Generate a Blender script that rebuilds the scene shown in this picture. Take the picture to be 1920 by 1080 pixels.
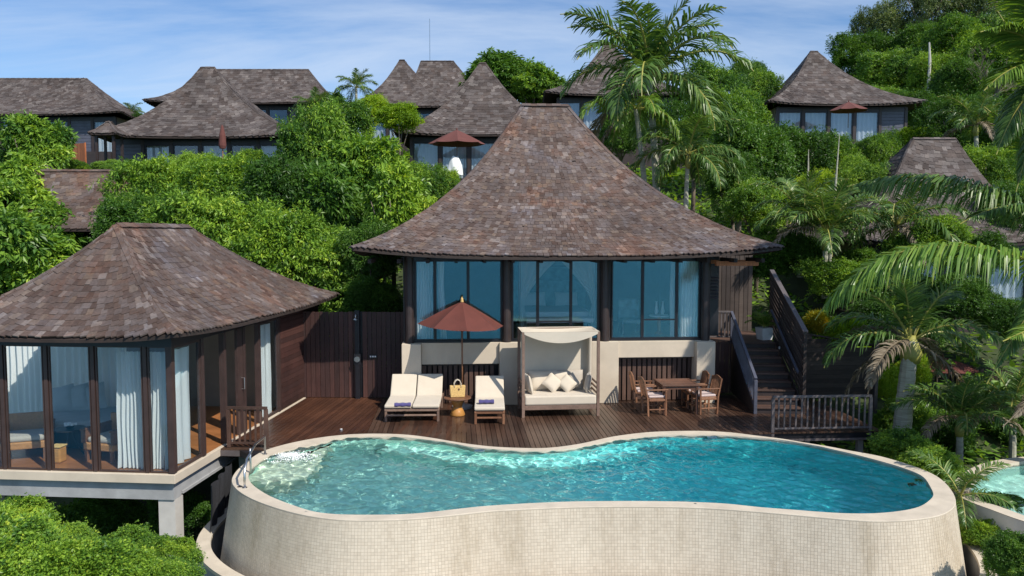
import bpy, math, random
import numpy as np
from mathutils import Vector, Matrix

random.seed(7)
RNG = np.random.default_rng(7)
for o in list(bpy.data.objects):
    bpy.data.objects.remove(o)
scene = bpy.context.scene
COL = scene.collection

# ------------------------------------------------------------------ camera
CAM_H = 4.4
PITCH = math.atan(100 / 1500)
FPX = 1500.0
cam_data = bpy.data.cameras.new('camera')
cam = bpy.data.objects.new('camera', cam_data)
COL.objects.link(cam)
cam.location = (0, 0, CAM_H)
cam.rotation_euler = (math.radians(90) - PITCH, 0, 0)
cam_data.sensor_width = 36
cam_data.lens = FPX / 1920 * 36
cam_data.clip_start = 0.1
cam_data.clip_end = 6000
scene.camera = cam

# ------------------------------------------------------------------ light
SUN_EL = math.radians(46)
SUN_AZ = math.radians(180 - 44)            # compass bearing, +Y is north: behind the camera, to the right
sun_vec = Vector((math.sin(SUN_AZ) * math.cos(SUN_EL), math.cos(SUN_AZ) * math.cos(SUN_EL), math.sin(SUN_EL)))
sd = bpy.data.lights.new('sun', 'SUN')
sd.energy = 5.0
sd.angle = math.radians(0.5)
sd.color = (1.0, 0.93, 0.82)
sun = bpy.data.objects.new('sun', sd)
COL.objects.link(sun)
sun.rotation_euler = sun_vec.to_track_quat('Z', 'Y').to_euler()
sun.location = (20, -20, 40)

world = bpy.data.worlds.new('World')
scene.world = world
world.use_nodes = True
nt = world.node_tree
nt.nodes.clear()
wo = nt.nodes.new('ShaderNodeOutputWorld')
bg = nt.nodes.new('ShaderNodeBackground')
bg.inputs['Strength'].default_value = 0.12
sky = nt.nodes.new('ShaderNodeTexSky')
sky.sky_type = 'NISHITA'
sky.sun_disc = False
sky.sun_elevation = SUN_EL
sky.sun_rotation = SUN_AZ
sky.air_density = 1.0
sky.dust_density = 0.4
sky.ozone_density = 3.5
tc = nt.nodes.new('ShaderNodeTexCoord')
sep = nt.nodes.new('ShaderNodeSeparateXYZ')
nt.links.new(tc.outputs['Generated'], sep.inputs[0])
mz = nt.nodes.new('ShaderNodeMath'); mz.operation = 'MAXIMUM'; mz.inputs[1].default_value = 0.0
nt.links.new(sep.outputs['Z'], mz.inputs[0])
az_ = nt.nodes.new('ShaderNodeMath'); az_.operation = 'ADD'; az_.inputs[1].default_value = 0.10
nt.links.new(mz.outputs[0], az_.inputs[0])
comb = nt.nodes.new('ShaderNodeCombineXYZ')
for k, ax in enumerate('XY'):
    dv = nt.nodes.new('ShaderNodeMath'); dv.operation = 'DIVIDE'
    nt.links.new(sep.outputs[ax], dv.inputs[0]); nt.links.new(az_.outputs[0], dv.inputs[1])
    nt.links.new(dv.outputs[0], comb.inputs[k])
mapn = nt.nodes.new('ShaderNodeMapping')
mapn.inputs['Rotation'].default_value = (0, 0, 0.35)
mapn.inputs['Scale'].default_value = (0.42, 1.0, 1.0)
nt.links.new(comb.outputs[0], mapn.inputs[0])
n1 = nt.nodes.new('ShaderNodeTexNoise')
n1.inputs['Scale'].default_value = 0.9; n1.inputs['Detail'].default_value = 9; n1.inputs['Roughness'].default_value = 0.6
n1.inputs['Distortion'].default_value = 0.5
nt.links.new(mapn.outputs[0], n1.inputs['Vector'])
r1 = nt.nodes.new('ShaderNodeValToRGB')
r1.color_ramp.elements[0].position = 0.38; r1.color_ramp.elements[0].color = (0, 0, 0, 1)
r1.color_ramp.elements[1].position = 0.70; r1.color_ramp.elements[1].color = (0.75, 0.75, 0.75, 1)
nt.links.new(n1.outputs['Fac'], r1.inputs[0])
mx = nt.nodes.new('ShaderNodeMixRGB')
mx.inputs['Color2'].default_value = (5.3, 6.1, 7.3, 1)
nt.links.new(r1.outputs['Color'], mx.inputs['Fac'])
tint_ = nt.nodes.new('ShaderNodeMixRGB'); tint_.blend_type = 'MULTIPLY'; tint_.inputs['Fac'].default_value = 1.0
tint_.inputs['Color2'].default_value = (0.70, 0.87, 1.04, 1)
nt.links.new(sky.outputs['Color'], tint_.inputs['Color1'])
nt.links.new(tint_.outputs[0], mx.inputs['Color1'])
nt.links.new(mx.outputs[0], bg.inputs['Color'])
nt.links.new(bg.outputs[0], wo.inputs['Surface'])

vs = scene.view_settings
scene.display_settings.display_device = 'sRGB'
vs.view_transform = 'Standard'
vs.look = 'None'
vs.exposure = 0.16
vs.gamma = 1.0
vs.use_curve_mapping = False
scene.cycles.use_denoising = True
scene.cycles.max_bounces = 10
scene.cycles.diffuse_bounces = 3
scene.cycles.glossy_bounces = 4
scene.cycles.transmission_bounces = 8
scene.cycles.transparent_max_bounces = 12
scene.cycles.sample_clamp_indirect = 6

# ------------------------------------------------------------------ placing helpers
CP, SP = math.cos(PITCH), math.sin(PITCH)
def ray(px, py):
    u, v = (px - 960) / FPX, (540 - py) / FPX
    return Vector((u, CP + v * SP, v * CP - SP))
def at(px, py, y):
    r = ray(px, py)
    return Vector((0, 0, CAM_H)) + r * (y / r.y)
def gz(px, py, z=0.0):
    r = ray(px, py)
    return Vector((0, 0, CAM_H)) + r * ((z - CAM_H) / r.z)

# ------------------------------------------------------------------ object helpers
def link(o, parent=None):
    COL.objects.link(o)
    if parent is not None:
        o.parent = parent
    return o
def tag(o, label=None, cat=None, group=None, kind=None):
    if label: o['label'] = label
    if cat: o['category'] = cat
    if group: o['group'] = group
    if kind: o['kind'] = kind
    return o
def thing(name, label, cat, loc=(0, 0, 0), rz=0.0, group=None):
    o = bpy.data.objects.new(name, None)
    o.empty_display_size = 0.2
    o.location = loc
    o.rotation_euler = (0, 0, rz)
    link(o)
    return tag(o, label, cat, group)
def copy_tree(o, parent=None):
    c = o.copy()
    COL.objects.link(c)
    c.parent = parent
    for ch in list(o.children):
        copy_tree(ch, c)
    return c

BOXV = [(-.5, -.5, -.5), (.5, -.5, -.5), (.5, .5, -.5), (-.5, .5, -.5), (-.5, -.5, .5), (.5, -.5, .5), (.5, .5, .5), (-.5, .5, .5)]
BOXF = [(0, 3, 2, 1), (4, 5, 6, 7), (0, 1, 5, 4), (1, 2, 6, 5), (2, 3, 7, 6), (3, 0, 4, 7)]

class MB:
    """Collects shapes and links them as one mesh object."""
    def __init__(s):
        s.v, s.f, s.t, s.m = [], [], [], []
        s.cur = 0.0
        s.mi = 0
    def add(s, verts, faces):
        b = len(s.v)
        s.v.extend([tuple(p) for p in verts])
        s.t.extend([s.cur] * len(verts))
        s.f.extend([tuple(i + b for i in f) for f in faces])
        s.m.extend([s.mi] * len(faces))
        return s
    def box(s, x0, x1, y0, y1, z0, z1):
        c = Vector(((x0 + x1) / 2, (y0 + y1) / 2, (z0 + z1) / 2))
        d = (abs(x1 - x0), abs(y1 - y0), abs(z1 - z0))
        return s.add([(c.x + p[0] * d[0], c.y + p[1] * d[1], c.z + p[2] * d[2]) for p in BOXV], BOXF)
    def mbox(s, m, d=(1, 1, 1)):
        return s.add([m @ Vector((p[0] * d[0], p[1] * d[1], p[2] * d[2])) for p in BOXV], BOXF)
    def bar(s, a, b, w, h, up=(0, 0, 1)):
        a, b = Vector(a), Vector(b)
        d = b - a
        y = d.normalized()
        x = y.cross(Vector(up))
        if x.length < 1e-4: x = Vector((1, 0, 0))
        x.normalize()
        z = x.cross(y)
        m = Matrix(((x.x, y.x, z.x, 0), (x.y, y.y, z.y, 0), (x.z, y.z, z.z, 0), (0, 0, 0, 1)))
        m.translation = (a + b) / 2
        return s.mbox(m, (w, d.length, h))
    def tube(s, pts, r, n=8, cap=True):
        pts = [Vector(p) for p in pts]
        rs = r if isinstance(r, (list, tuple)) else [r] * len(pts)
        vs, fs = [], []
        prev = None
        for i, p in enumerate(pts):
            t = (pts[min(i + 1, len(pts) - 1)] - pts[max(i - 1, 0)]).normalized()
            if prev is None:
                x = t.cross(Vector((0, 0, 1)))
                if x.length < 1e-3: x = t.cross(Vector((0, 1, 0)))
            else:
                x = prev - t * prev.dot(t)
            x.normalize(); prev = x
            y = t.cross(x)
            for k in range(n):
                a = 2 * math.pi * k / n
                vs.append(p + (x * math.cos(a) + y * math.sin(a)) * rs[i])
        for i in range(len(pts) - 1):
            for k in range(n):
                k2 = (k + 1) % n
                fs.append((i * n + k, i * n + k2, (i + 1) * n + k2, (i + 1) * n + k))
        if cap:
            fs.append(tuple(range(n))[::-1])
            fs.append(tuple((len(pts) - 1) * n + k for k in range(n)))
        return s.add(vs, fs)
    def lathe(s, prof, c=(0, 0, 0), n=24):
        vs, fs = [], []
        for r, z in prof:
            for k in range(n):
                a = 2 * math.pi * k / n
                vs.append((c[0] + r * math.cos(a), c[1] + r * math.sin(a), c[2] + z))
        for i in range(len(prof) - 1):
            for k in range(n):
                k2 = (k + 1) % n
                fs.append((i * n + k, i * n + k2, (i + 1) * n + k2, (i + 1) * n + k))
        fs.append(tuple(range(n))[::-1])
        fs.append(tuple((len(prof) - 1) * n + k for k in range(n)))
        return s.add(vs, fs)
    def prism(s, poly, z0, z1):
        n = len(poly)
        vs = [(p[0], p[1], z0) for p in poly] + [(p[0], p[1], z1) for p in poly]
        fs = [tuple(range(n))[::-1], tuple(range(n, 2 * n))]
        for k in range(n):
            k2 = (k + 1) % n
            fs.append((k, k2, n + k2, n + k))
        return s.add(vs, fs)
    def grid(s, fn, nu, nv, closed_u=False):
        vs = [fn(i / nu, j / nv) for j in range(nv + 1) for i in range(nu + 1)]
        fs = [(j * (nu + 1) + i, j * (nu + 1) + i + 1, (j + 1) * (nu + 1) + i + 1, (j + 1) * (nu + 1) + i) for j in range(nv) for i in range(nu)]
        return s.add(vs, fs)
    def pillow(s, m, w, h, t, n=8, p=0.55):
        def side(sg):
            def fn(a, b):
                x, y = a * 2 - 1, b * 2 - 1
                z = (max(0, 1 - x ** 4) * max(0, 1 - y ** 4)) ** p * t / 2
                k = 1 - 0.06 * (1 - abs(x)) * y * y - 0.06 * (1 - abs(y)) * x * x
                return m @ Vector((x * w / 2 * k, y * h / 2 * k, z * sg))
            return fn
        s.grid(side(1), n, n)
        s.grid(lambda a, b: side(-1)(1 - a, b), n, n)
        return s
    def mesh(s, name, mats, smooth=False):
        me = bpy.data.meshes.new(name)
        me.from_pydata(s.v, [], s.f)
        mats = mats if isinstance(mats, (list, tuple)) else [mats]
        for m in mats: me.materials.append(m)
        if len(mats) > 1:
            me.polygons.foreach_set('material_index', s.m)
        at_ = me.attributes.new('tint', 'FLOAT', 'POINT')
        at_.data.foreach_set('value', s.t)
        if smooth:
            me.polygons.foreach_set('use_smooth', [True] * len(me.polygons))
        me.update()
        return me
    def build(s, name, mats, parent=None, smooth=False, bevel=0, **kw):
        o = bpy.data.objects.new(name, s.mesh(name, mats, smooth))
        link(o, parent)
        if bevel:
            b = o.modifiers.new('bevel', 'BEVEL'); b.width = bevel; b.segments = 2; b.limit_method = 'ANGLE'
        tag(o, kw.get('label'), kw.get('cat'), kw.get('group'), kw.get('kind'))
        return o

def np_mesh(name, v, f, tint, mats, mi=None, smooth=False):
    """v (N,3), f (M,k) numpy arrays."""
    me = bpy.data.meshes.new(name)
    k = f.shape[1]
    me.vertices.add(len(v)); me.vertices.foreach_set('co', np.ascontiguousarray(v, dtype=np.float32).ravel())
    me.loops.add(f.size); me.loops.foreach_set('vertex_index', np.ascontiguousarray(f, dtype=np.int32).ravel())
    me.polygons.add(len(f))
    me.polygons.foreach_set('loop_start', np.arange(0, f.size, k, dtype=np.int32))
    me.polygons.foreach_set('loop_total', np.full(len(f), k, dtype=np.int32))
    for m in mats: me.materials.append(m)
    if mi is not None: me.polygons.foreach_set('material_index', mi.astype(np.int32))
    me.polygons.foreach_set('use_smooth', np.full(len(f), bool(smooth)))
    me.update(calc_edges=True)
    at_ = me.attributes.new('tint', 'FLOAT', 'POINT')
    at_.data.foreach_set('value', np.ascontiguousarray(tint, dtype=np.float32))
    me.validate()
    return me

_unit = {}
def unit_box(mat):
    if mat.name not in _unit:
        b = MB(); b.add(BOXV, BOXF)
        _unit[mat.name] = b.mesh('unit_board', mat)
    return _unit[mat.name]
def piece(name, mat, m, parent):
    o = bpy.data.objects.new(name, unit_box(mat))
    link(o, parent)
    o.matrix_local = m
    return o
def board(name, mat, parent, x0, x1, y0, y1, z0, z1, rx=0, ry=0, rz=0):
    m = Matrix.Translation(((x0 + x1) / 2, (y0 + y1) / 2, (z0 + z1) / 2))
    if rx: m = m @ Matrix.Rotation(rx, 4, 'X')
    if ry: m = m @ Matrix.Rotation(ry, 4, 'Y')
    if rz: m = m @ Matrix.Rotation(rz, 4, 'Z')
    m = m @ Matrix.Diagonal((abs(x1 - x0), abs(y1 - y0), abs(z1 - z0), 1))
    return piece(name, mat, m, parent)

# ------------------------------------------------------------------ materials
def ramp(nt, stops):
    r = nt.nodes.new('ShaderNodeValToRGB')
    e = r.color_ramp.elements
    while len(e) > 1: e.remove(e[-1])
    for i, (p, c) in enumerate(stops):
        el = e[0] if i == 0 else e.new(p)
        el.position = p; el.color = (c[0], c[1], c[2], 1)
    return r
def mat_base(name):
    m = bpy.data.materials.new(name)
    m.use_nodes = True
    nt = m.node_tree
    return m, nt, nt.nodes['Principled BSDF'], nt.nodes['Material Output']
def rnd_value(nt):
    """per piece value: the joined pieces carry it as an attribute, single pieces take the object's random number"""
    a = nt.nodes.new('ShaderNodeAttribute'); a.attribute_name = 'tint'
    oi = nt.nodes.new('ShaderNodeObjectInfo')
    ad = nt.nodes.new('ShaderNodeMath'); ad.operation = 'ADD'
    nt.links.new(a.outputs['Fac'], ad.inputs[0]); nt.links.new(oi.outputs['Random'], ad.inputs[1])
    fr = nt.nodes.new('ShaderNodeMath'); fr.operation = 'FRACT'
    nt.links.new(ad.outputs[0], fr.inputs[0])
    return fr.outputs[0]
def noise(nt, scale, detail=4, rough=0.55, stretch=(1, 1, 1), coord='Object', dist=0.0):
    tc = nt.nodes.new('ShaderNodeTexCoord')
    mp = nt.nodes.new('ShaderNodeMapping')
    mp.inputs['Scale'].default_value = stretch
    if coord == 'World':
        g = nt.nodes.new('ShaderNodeNewGeometry')
        nt.links.new(g.outputs['Position'], mp.inputs[0])
    else:
        nt.links.new(tc.outputs[coord], mp.inputs[0])
    n = nt.nodes.new('ShaderNodeTexNoise')
    n.inputs['Scale'].default_value = scale; n.inputs['Detail'].default_value = detail
    n.inputs['Roughness'].default_value = rough; n.inputs['Distortion'].default_value = dist
    nt.links.new(mp.outputs[0], n.inputs['Vector'])
    return n.outputs['Fac']
def mul_color(nt, a, b, fac=1.0):
    m = nt.nodes.new('ShaderNodeMixRGB'); m.blend_type = 'MULTIPLY'; m.inputs['Fac'].default_value = fac
    nt.links.new(a, m.inputs['Color1']); nt.links.new(b, m.inputs['Color2'])
    return m.outputs[0]
def bump(nt, h, bsdf, strength=0.3, dist=0.01):
    b = nt.nodes.new('ShaderNodeBump'); b.inputs['Strength'].default_value = strength; b.inputs['Distance'].default_value = dist
    nt.links.new(h, b.inputs['Height']); nt.links.new(b.outputs[0], bsdf.inputs['Normal'])
    return b

def plain(name, col, rough=0.6, var=0.25, scale=3.0, bumps=0.15, metal=0.0, coord='World', stretch=(1, 1, 1), spec=0.5, sheen=0.0):
    m, nt, b, o = mat_base(name)
    f = noise(nt, scale, 6, 0.6, stretch, coord)
    lo = [c * (1 - var) for c in col]; hi = [min(1, c * (1 + var)) for c in col]
    r = ramp(nt, [(0.3, lo), (0.7, hi)])
    nt.links.new(f, r.inputs[0]); nt.links.new(r.outputs[0], b.inputs['Base Color'])
    b.inputs['Roughness'].default_value = rough; b.inputs['Metallic'].default_value = metal
    b.inputs['Specular IOR Level'].default_value = spec
    if sheen: b.inputs['Sheen Weight'].default_value = sheen
    if bumps:
        f2 = noise(nt, scale * 9, 5, 0.6, stretch, coord)
        bump(nt, f2, b, bumps, 0.01)
    return m
def wood(name, stops, rough=0.5, grain=(1, 1, 14), gscale=4.0, spec=0.5, coat=0.0, coord='World', bumps=0.25, dirt=0.3, patch=False):
    m, nt, b, o = mat_base(name)
    v = rnd_value(nt)
    r = ramp(nt, stops); nt.links.new(v, r.inputs[0])
    g = noise(nt, gscale, 6, 0.7, grain, coord)
    r2 = ramp(nt, [(0.25, (0.62,) * 3), (0.75, (1.25,) * 3)]); nt.links.new(g, r2.inputs[0])
    c = mul_color(nt, r.outputs[0], r2.outputs[0])
    d = noise(nt, 0.9, 5, 0.6, (1, 1, 1), 'World')
    r3 = ramp(nt, [(0.35, (1 - dirt,) * 3), (0.65, (1 + dirt * 0.6,) * 3)]); nt.links.new(d, r3.inputs[0])
    c = mul_color(nt, c, r3.outputs[0])
    if patch:      # weathering: silver blue areas and rusty areas a metre or so across
        pn = noise(nt, 0.75, 5, 0.7, (1, 1, 1), 'World', 0.6)
        r4 = ramp(nt, [(0.34, (1.15, 0.86, 0.72)), (0.47, (1.0, 0.97, 0.95)), (0.56, (1.0, 1.0, 1.02)), (0.68, (1.05, 1.16, 1.38))]); nt.links.new(pn, r4.inputs[0])
        c = mul_color(nt, c, r4.outputs[0])
    nt.links.new(c, b.inputs['Base Color'])
    b.inputs['Roughness'].default_value = rough
    b.inputs['Specular IOR Level'].default_value = spec
    b.inputs['Coat Weight'].default_value = coat
    b.inputs['Coat Roughness'].default_value = 0.18
    bump(nt, g, b, bumps, 0.006)
    return m

M = {}
SH_ST = [(0.0, (0.068, 0.045, 0.037)), (0.14, (0.098, 0.066, 0.053)), (0.3, (0.115, 0.088, 0.078)), (0.45, (0.086, 0.062, 0.054)),
         (0.6, (0.132, 0.108, 0.102)), (0.72, (0.104, 0.081, 0.075)), (0.84, (0.142, 0.104, 0.080)), (0.93, (0.185, 0.158, 0.150)), (1.0, (0.076, 0.051, 0.041))]
M['shingle'] = wood('weathered_shingle', SH_ST, rough=0.72, spec=0.3, grain=(6, 6, 3), gscale=3, dirt=0.28, patch=True)
M['shingle_far'] = wood('grey_shingle', [(0.0, (0.055, 0.042, 0.038)), (0.2, (0.092, 0.072, 0.064)), (0.4, (0.070, 0.056, 0.053)), (0.6, (0.125, 0.108, 0.103)),
                                          (0.8, (0.088, 0.072, 0.067)), (0.93, (0.17, 0.148, 0.138)), (1.0, (0.07, 0.05, 0.043))],
                        rough=0.8, spec=0.25, grain=(6, 6, 3), gscale=3, dirt=0.3)
M['ridge_cap'] = wood('ridge_cap', [(0, (0.10, 0.065, 0.05)), (0.5, (0.18, 0.14, 0.115)), (1, (0.25, 0.22, 0.2))], rough=0.8, grain=(6, 6, 3), gscale=3)
M['deck'] = wood('oiled_deck_board', [(0, (0.040, 0.019, 0.012)), (0.35, (0.068, 0.035, 0.022)), (0.7, (0.092, 0.052, 0.034)), (1, (0.054, 0.028, 0.018))],
                 rough=0.42, grain=(9, 0.8, 9), gscale=3, coat=0.22, bumps=0.15)
M['deck_left'] = wood('red_deck_board', [(0, (0.05, 0.019, 0.010)), (0.4, (0.07, 0.028, 0.014)), (0.8, (0.092, 0.038, 0.02)), (1, (0.058, 0.023, 0.013))],
                      rough=0.45, grain=(9, 0.8, 9), gscale=3, coat=0.15, bumps=0.15)
M['fence'] = wood('dark_red_fence_board', [(0, (0.035, 0.016, 0.014)), (0.4, (0.06, 0.024, 0.02)), (0.7, (0.045, 0.021, 0.019)), (1, (0.085, 0.035, 0.028))],
                  rough=0.6, grain=(9, 9, 0.7), gscale=3)
M['slat'] = wood('brown_slat', [(0, (0.05, 0.027, 0.02)), (0.5, (0.085, 0.045, 0.033)), (1, (0.12, 0.068, 0.05))], rough=0.6, grain=(9, 9, 0.7), gscale=3)
M['screen'] = wood('weathered_screen_board', [(0, (0.03, 0.02, 0.018)), (0.5, (0.05, 0.035, 0.03)), (1, (0.085, 0.062, 0.052))], rough=0.7, grain=(1.2, 1.2, 9), gscale=3)
M['post'] = plain('dark_brown_post', (0.032, 0.022, 0.021), 0.5, 0.25, 4, 0.1)
M['pav_post'] = plain('brown_pavilion_post', (0.05, 0.03, 0.027), 0.5, 0.2, 4, 0.1)
M['black'] = plain('dark_frame', (0.012, 0.012, 0.016), 0.4, 0.2, 4, 0.05)
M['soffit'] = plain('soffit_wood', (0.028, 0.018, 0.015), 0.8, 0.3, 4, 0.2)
M['cream'] = plain('cream_render', (0.53, 0.455, 0.36), 0.85, 0.10, 1.6, 0.12)
M['coping'] = plain('sandstone_coping', (0.52, 0.455, 0.365), 0.8, 0.12, 3.0, 0.25)
M['concrete'] = plain('grey_concrete', (0.30, 0.305, 0.31), 0.85, 0.22, 2.0, 0.3)
M['beam_pale'] = plain('pale_concrete', (0.48, 0.46, 0.43), 0.85, 0.12, 2.5, 0.2)
M['teak'] = wood('teak', [(0, (0.17, 0.075, 0.038)), (0.5, (0.23, 0.105, 0.055)), (1, (0.29, 0.14, 0.075))], rough=0.5, grain=(5, 5, 5), gscale=4)
M['teak_dark'] = wood('dark_teak', [(0, (0.10, 0.045, 0.028)), (0.5, (0.14, 0.065, 0.04)), (1, (0.19, 0.09, 0.058))], rough=0.5, grain=(5, 5, 5), gscale=4)
M['teak_grey'] = wood('weathered_teak', [(0, (0.16, 0.10, 0.075)), (0.5, (0.22, 0.145, 0.11)), (1, (0.30, 0.20, 0.15))], rough=0.6, grain=(5, 5, 5), gscale=4)
M['cushion'] = plain('cream_canvas', (0.54, 0.475, 0.385), 0.95, 0.04, 5, 0.25, sheen=0.2)
M['cushion_grey'] = plain('taupe_canvas', (0.40, 0.355, 0.30), 0.95, 0.05, 5, 0.25, sheen=0.2)
M['canopy'] = plain('ivory_canopy_cloth', (0.55, 0.49, 0.40), 0.95, 0.03, 5, 0.1)
M['towel'] = plain('violet_towel', (0.055, 0.045, 0.16), 0.98, 0.15, 12, 0.5, sheen=0.4)
M['umbrella'] = plain('terracotta_canvas', (0.105, 0.028, 0.021), 0.9, 0.12, 3, 0.15)
M['umbrella_far'] = plain('maroon_canvas', (0.115, 0.038, 0.032), 0.9, 0.1, 5, 0.1)
M['bamboo'] = plain('golden_wood', (0.46, 0.22, 0.06), 0.3, 0.2, 4, 0.1, stretch=(1, 1, 6))
M['straw'] = plain('straw_weave', (0.60, 0.40, 0.15), 0.8, 0.25, 40, 0.6)
M['steel'] = plain('brushed_steel', (0.62, 0.62, 0.62), 0.28, 0.05, 8, 0.05, metal=1.0)
M['white'] = plain('white_paint', (0.78, 0.78, 0.76), 0.6, 0.04, 3, 0.05)
M['grey_linen'] = plain('grey_linen', (0.42, 0.45, 0.43), 0.95, 0.08, 5, 0.3)
M['white_cloth'] = plain('white_cloth', (0.78, 0.80, 0.80), 0.95, 0.04, 5, 0.2)
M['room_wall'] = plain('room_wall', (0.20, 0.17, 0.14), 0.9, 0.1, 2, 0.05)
M['room_floor'] = wood('room_floor', [(0, (0.26, 0.10, 0.035)), (1, (0.36, 0.15, 0.055))], rough=0.35, grain=(1, 8, 1), gscale=3)
M['cane'] = plain('cane_panel', (0.42, 0.20, 0.07), 0.6, 0.2, 20, 0.3)
M['net'] = plain('black_shade_net', (0.02, 0.021, 0.026), 0.9, 0.3, 30, 0.4)
M['tile'] = plain('x', (0.5, 0.45, 0.37), 0.5, 0.1, 4, 0.1)
M['grout'] = plain('sand_grout', (0.34, 0.29, 0.225), 0.9, 0.15, 3, 0.1)
M['bark'] = plain('grey_bark', (0.16, 0.13, 0.10), 0.9, 0.35, 6, 0.5, stretch=(1, 1, 0.3))
M['palm_bark'] = plain('palm_bark', (0.38, 0.37, 0.29), 0.85, 0.3, 5, 0.5, stretch=(0.5, 0.5, 5))
M['orange'] = wood('orange_board', [(0, (0.42, 0.13, 0.045)), (1, (0.55, 0.19, 0.07))], rough=0.6, grain=(9, 9, 0.8), gscale=3)
M['ledge'] = plain('grey_rail_paint', (0.10, 0.085, 0.087), 0.5, 0.2, 4, 0.1)
M['blue_rail'] = plain('slate_rail_paint', (0.075, 0.08, 0.11), 0.45, 0.2, 4, 0.1)
M['picture'] = plain('picture_teal', (0.16, 0.22, 0.22), 0.6, 0.4, 5, 0.0)
M['yellow_flower'] = plain('x2', (0.6, 0.5, 0.05), 0.7, 0.2, 5, 0.0)

def tile_mat():
    m, nt, b, o = mat_base('mosaic_tile')
    v = rnd_value(nt)
    r = ramp(nt, [(0, (0.50, 0.435, 0.35)), (0.35, (0.54, 0.475, 0.385)), (0.7, (0.575, 0.505, 0.41)), (1, (0.52, 0.45, 0.36))])
    nt.links.new(v, r.inputs[0])
    d = noise(nt, 1.9, 7, 0.7, (1, 1, 0.16), 'World')
    r3 = ramp(nt, [(0.30, (0.74, 0.70, 0.63)), (0.46, (0.95, 0.93, 0.90)), (0.62, (1.06, 1.055, 1.04))]); nt.links.new(d, r3.inputs[0])
    nt.links.new(mul_color(nt, r.outputs[0], r3.outputs[0]), b.inputs['Base Color'])
    b.inputs['Roughness'].default_value = 0.45
    return m
M['tile'] = tile_mat()

def leaf_mat(name, stops, rough=0.42, trans=0.3, hue=0.0):
    m, nt, b, o = mat_base(name)
    a = nt.nodes.new('ShaderNodeAttribute'); a.attribute_name = 'tint'
    oi = nt.nodes.new('ShaderNodeObjectInfo')
    mm = nt.nodes.new('ShaderNodeMath'); mm.operation = 'MULTIPLY_ADD'
    mm.inputs[1].default_value = 0.22; mm.inputs[2].default_value = -0.11
    nt.links.new(oi.outputs['Random'], mm.inputs[0])
    ad = nt.nodes.new('ShaderNodeMath'); ad.operation = 'ADD'; ad.use_clamp = True
    nt.links.new(a.outputs['Fac'], ad.inputs[0]); nt.links.new(mm.outputs[0], ad.inputs[1])
    r = ramp(nt, stops); nt.links.new(ad.outputs[0], r.inputs[0])
    nt.links.new(r.outputs[0], b.inputs['Base Color'])
    b.inputs['Roughness'].default_value = rough
    b.inputs['Specular IOR Level'].default_value = 0.35
    t = nt.nodes.new('ShaderNodeBsdfTranslucent')
    g = nt.nodes.new('ShaderNodeMixRGB'); g.blend_type = 'MULTIPLY'; g.inputs['Fac'].default_value = 1
    g.inputs['Color2'].default_value = (1.35, 1.25, 0.5, 1)
    nt.links.new(r.outputs[0], g.inputs['Color1']); nt.links.new(g.outputs[0], t.inputs['Color'])
    mixs = nt.nodes.new('ShaderNodeMixShader'); mixs.inputs[0].default_value = trans + .06
    nt.links.new(b.outputs[0], mixs.inputs[1]); nt.links.new(t.outputs[0], mixs.inputs[2])
    nt.links.new(mixs.outputs[0], o.inputs['Surface'])
    return m
G1 = [(0, (0.04, 0.115, 0.022)), (0.25, (0.095, 0.21, 0.03)), (0.5, (0.205, 0.355, 0.04)), (0.75, (0.31, 0.47, 0.05)), (1, (0.48, 0.58, 0.07))]
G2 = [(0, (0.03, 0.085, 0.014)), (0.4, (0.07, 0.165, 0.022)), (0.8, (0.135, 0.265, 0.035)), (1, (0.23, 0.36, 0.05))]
G3 = [(0, (0.06, 0.095, 0.04)), (0.5, (0.15, 0.21, 0.08)), (1, (0.30, 0.36, 0.14))]
M['leaf'] = leaf_mat('bright_leaf', G1)
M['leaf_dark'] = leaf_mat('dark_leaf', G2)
M['leaf_grey'] = leaf_mat('grey_leaf', G3)
M['leaf_lime'] = leaf_mat('lime_leaf', [(0, (0.10, 0.20, 0.015)), (0.4, (0.24, 0.40, 0.02)), (0.8, (0.42, 0.55, 0.03)), (1, (0.6, 0.58, 0.05))])
M['leaf_yellow'] = leaf_mat('yellow_leaf', [(0, (0.12, 0.20, 0.02)), (0.4, (0.38, 0.34, 0.02)), (1, (0.75, 0.50, 0.03))])
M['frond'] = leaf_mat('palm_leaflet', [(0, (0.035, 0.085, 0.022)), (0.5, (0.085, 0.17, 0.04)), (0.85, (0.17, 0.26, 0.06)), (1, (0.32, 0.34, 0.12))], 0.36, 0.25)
M['frond_y'] = leaf_mat('sunlit_palm_leaflet', [(0, (0.06, 0.14, 0.025)), (0.5, (0.14, 0.26, 0.04)), (0.85, (0.27, 0.36, 0.06)), (1, (0.42, 0.42, 0.14))], 0.36, 0.28)  # lighter, yellower copy of the leaflet colours, with sunlight put into them
M['frond_dead'] = leaf_mat('dry_palm_leaflet', [(0, (0.10, 0.075, 0.05)), (0.5, (0.20, 0.16, 0.11)), (1, (0.36, 0.31, 0.24))], 0.7, 0.15)
M['rachis'] = plain('palm_rachis', (0.28, 0.27, 0.06), 0.5, 0.2, 4, 0.05)

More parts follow.
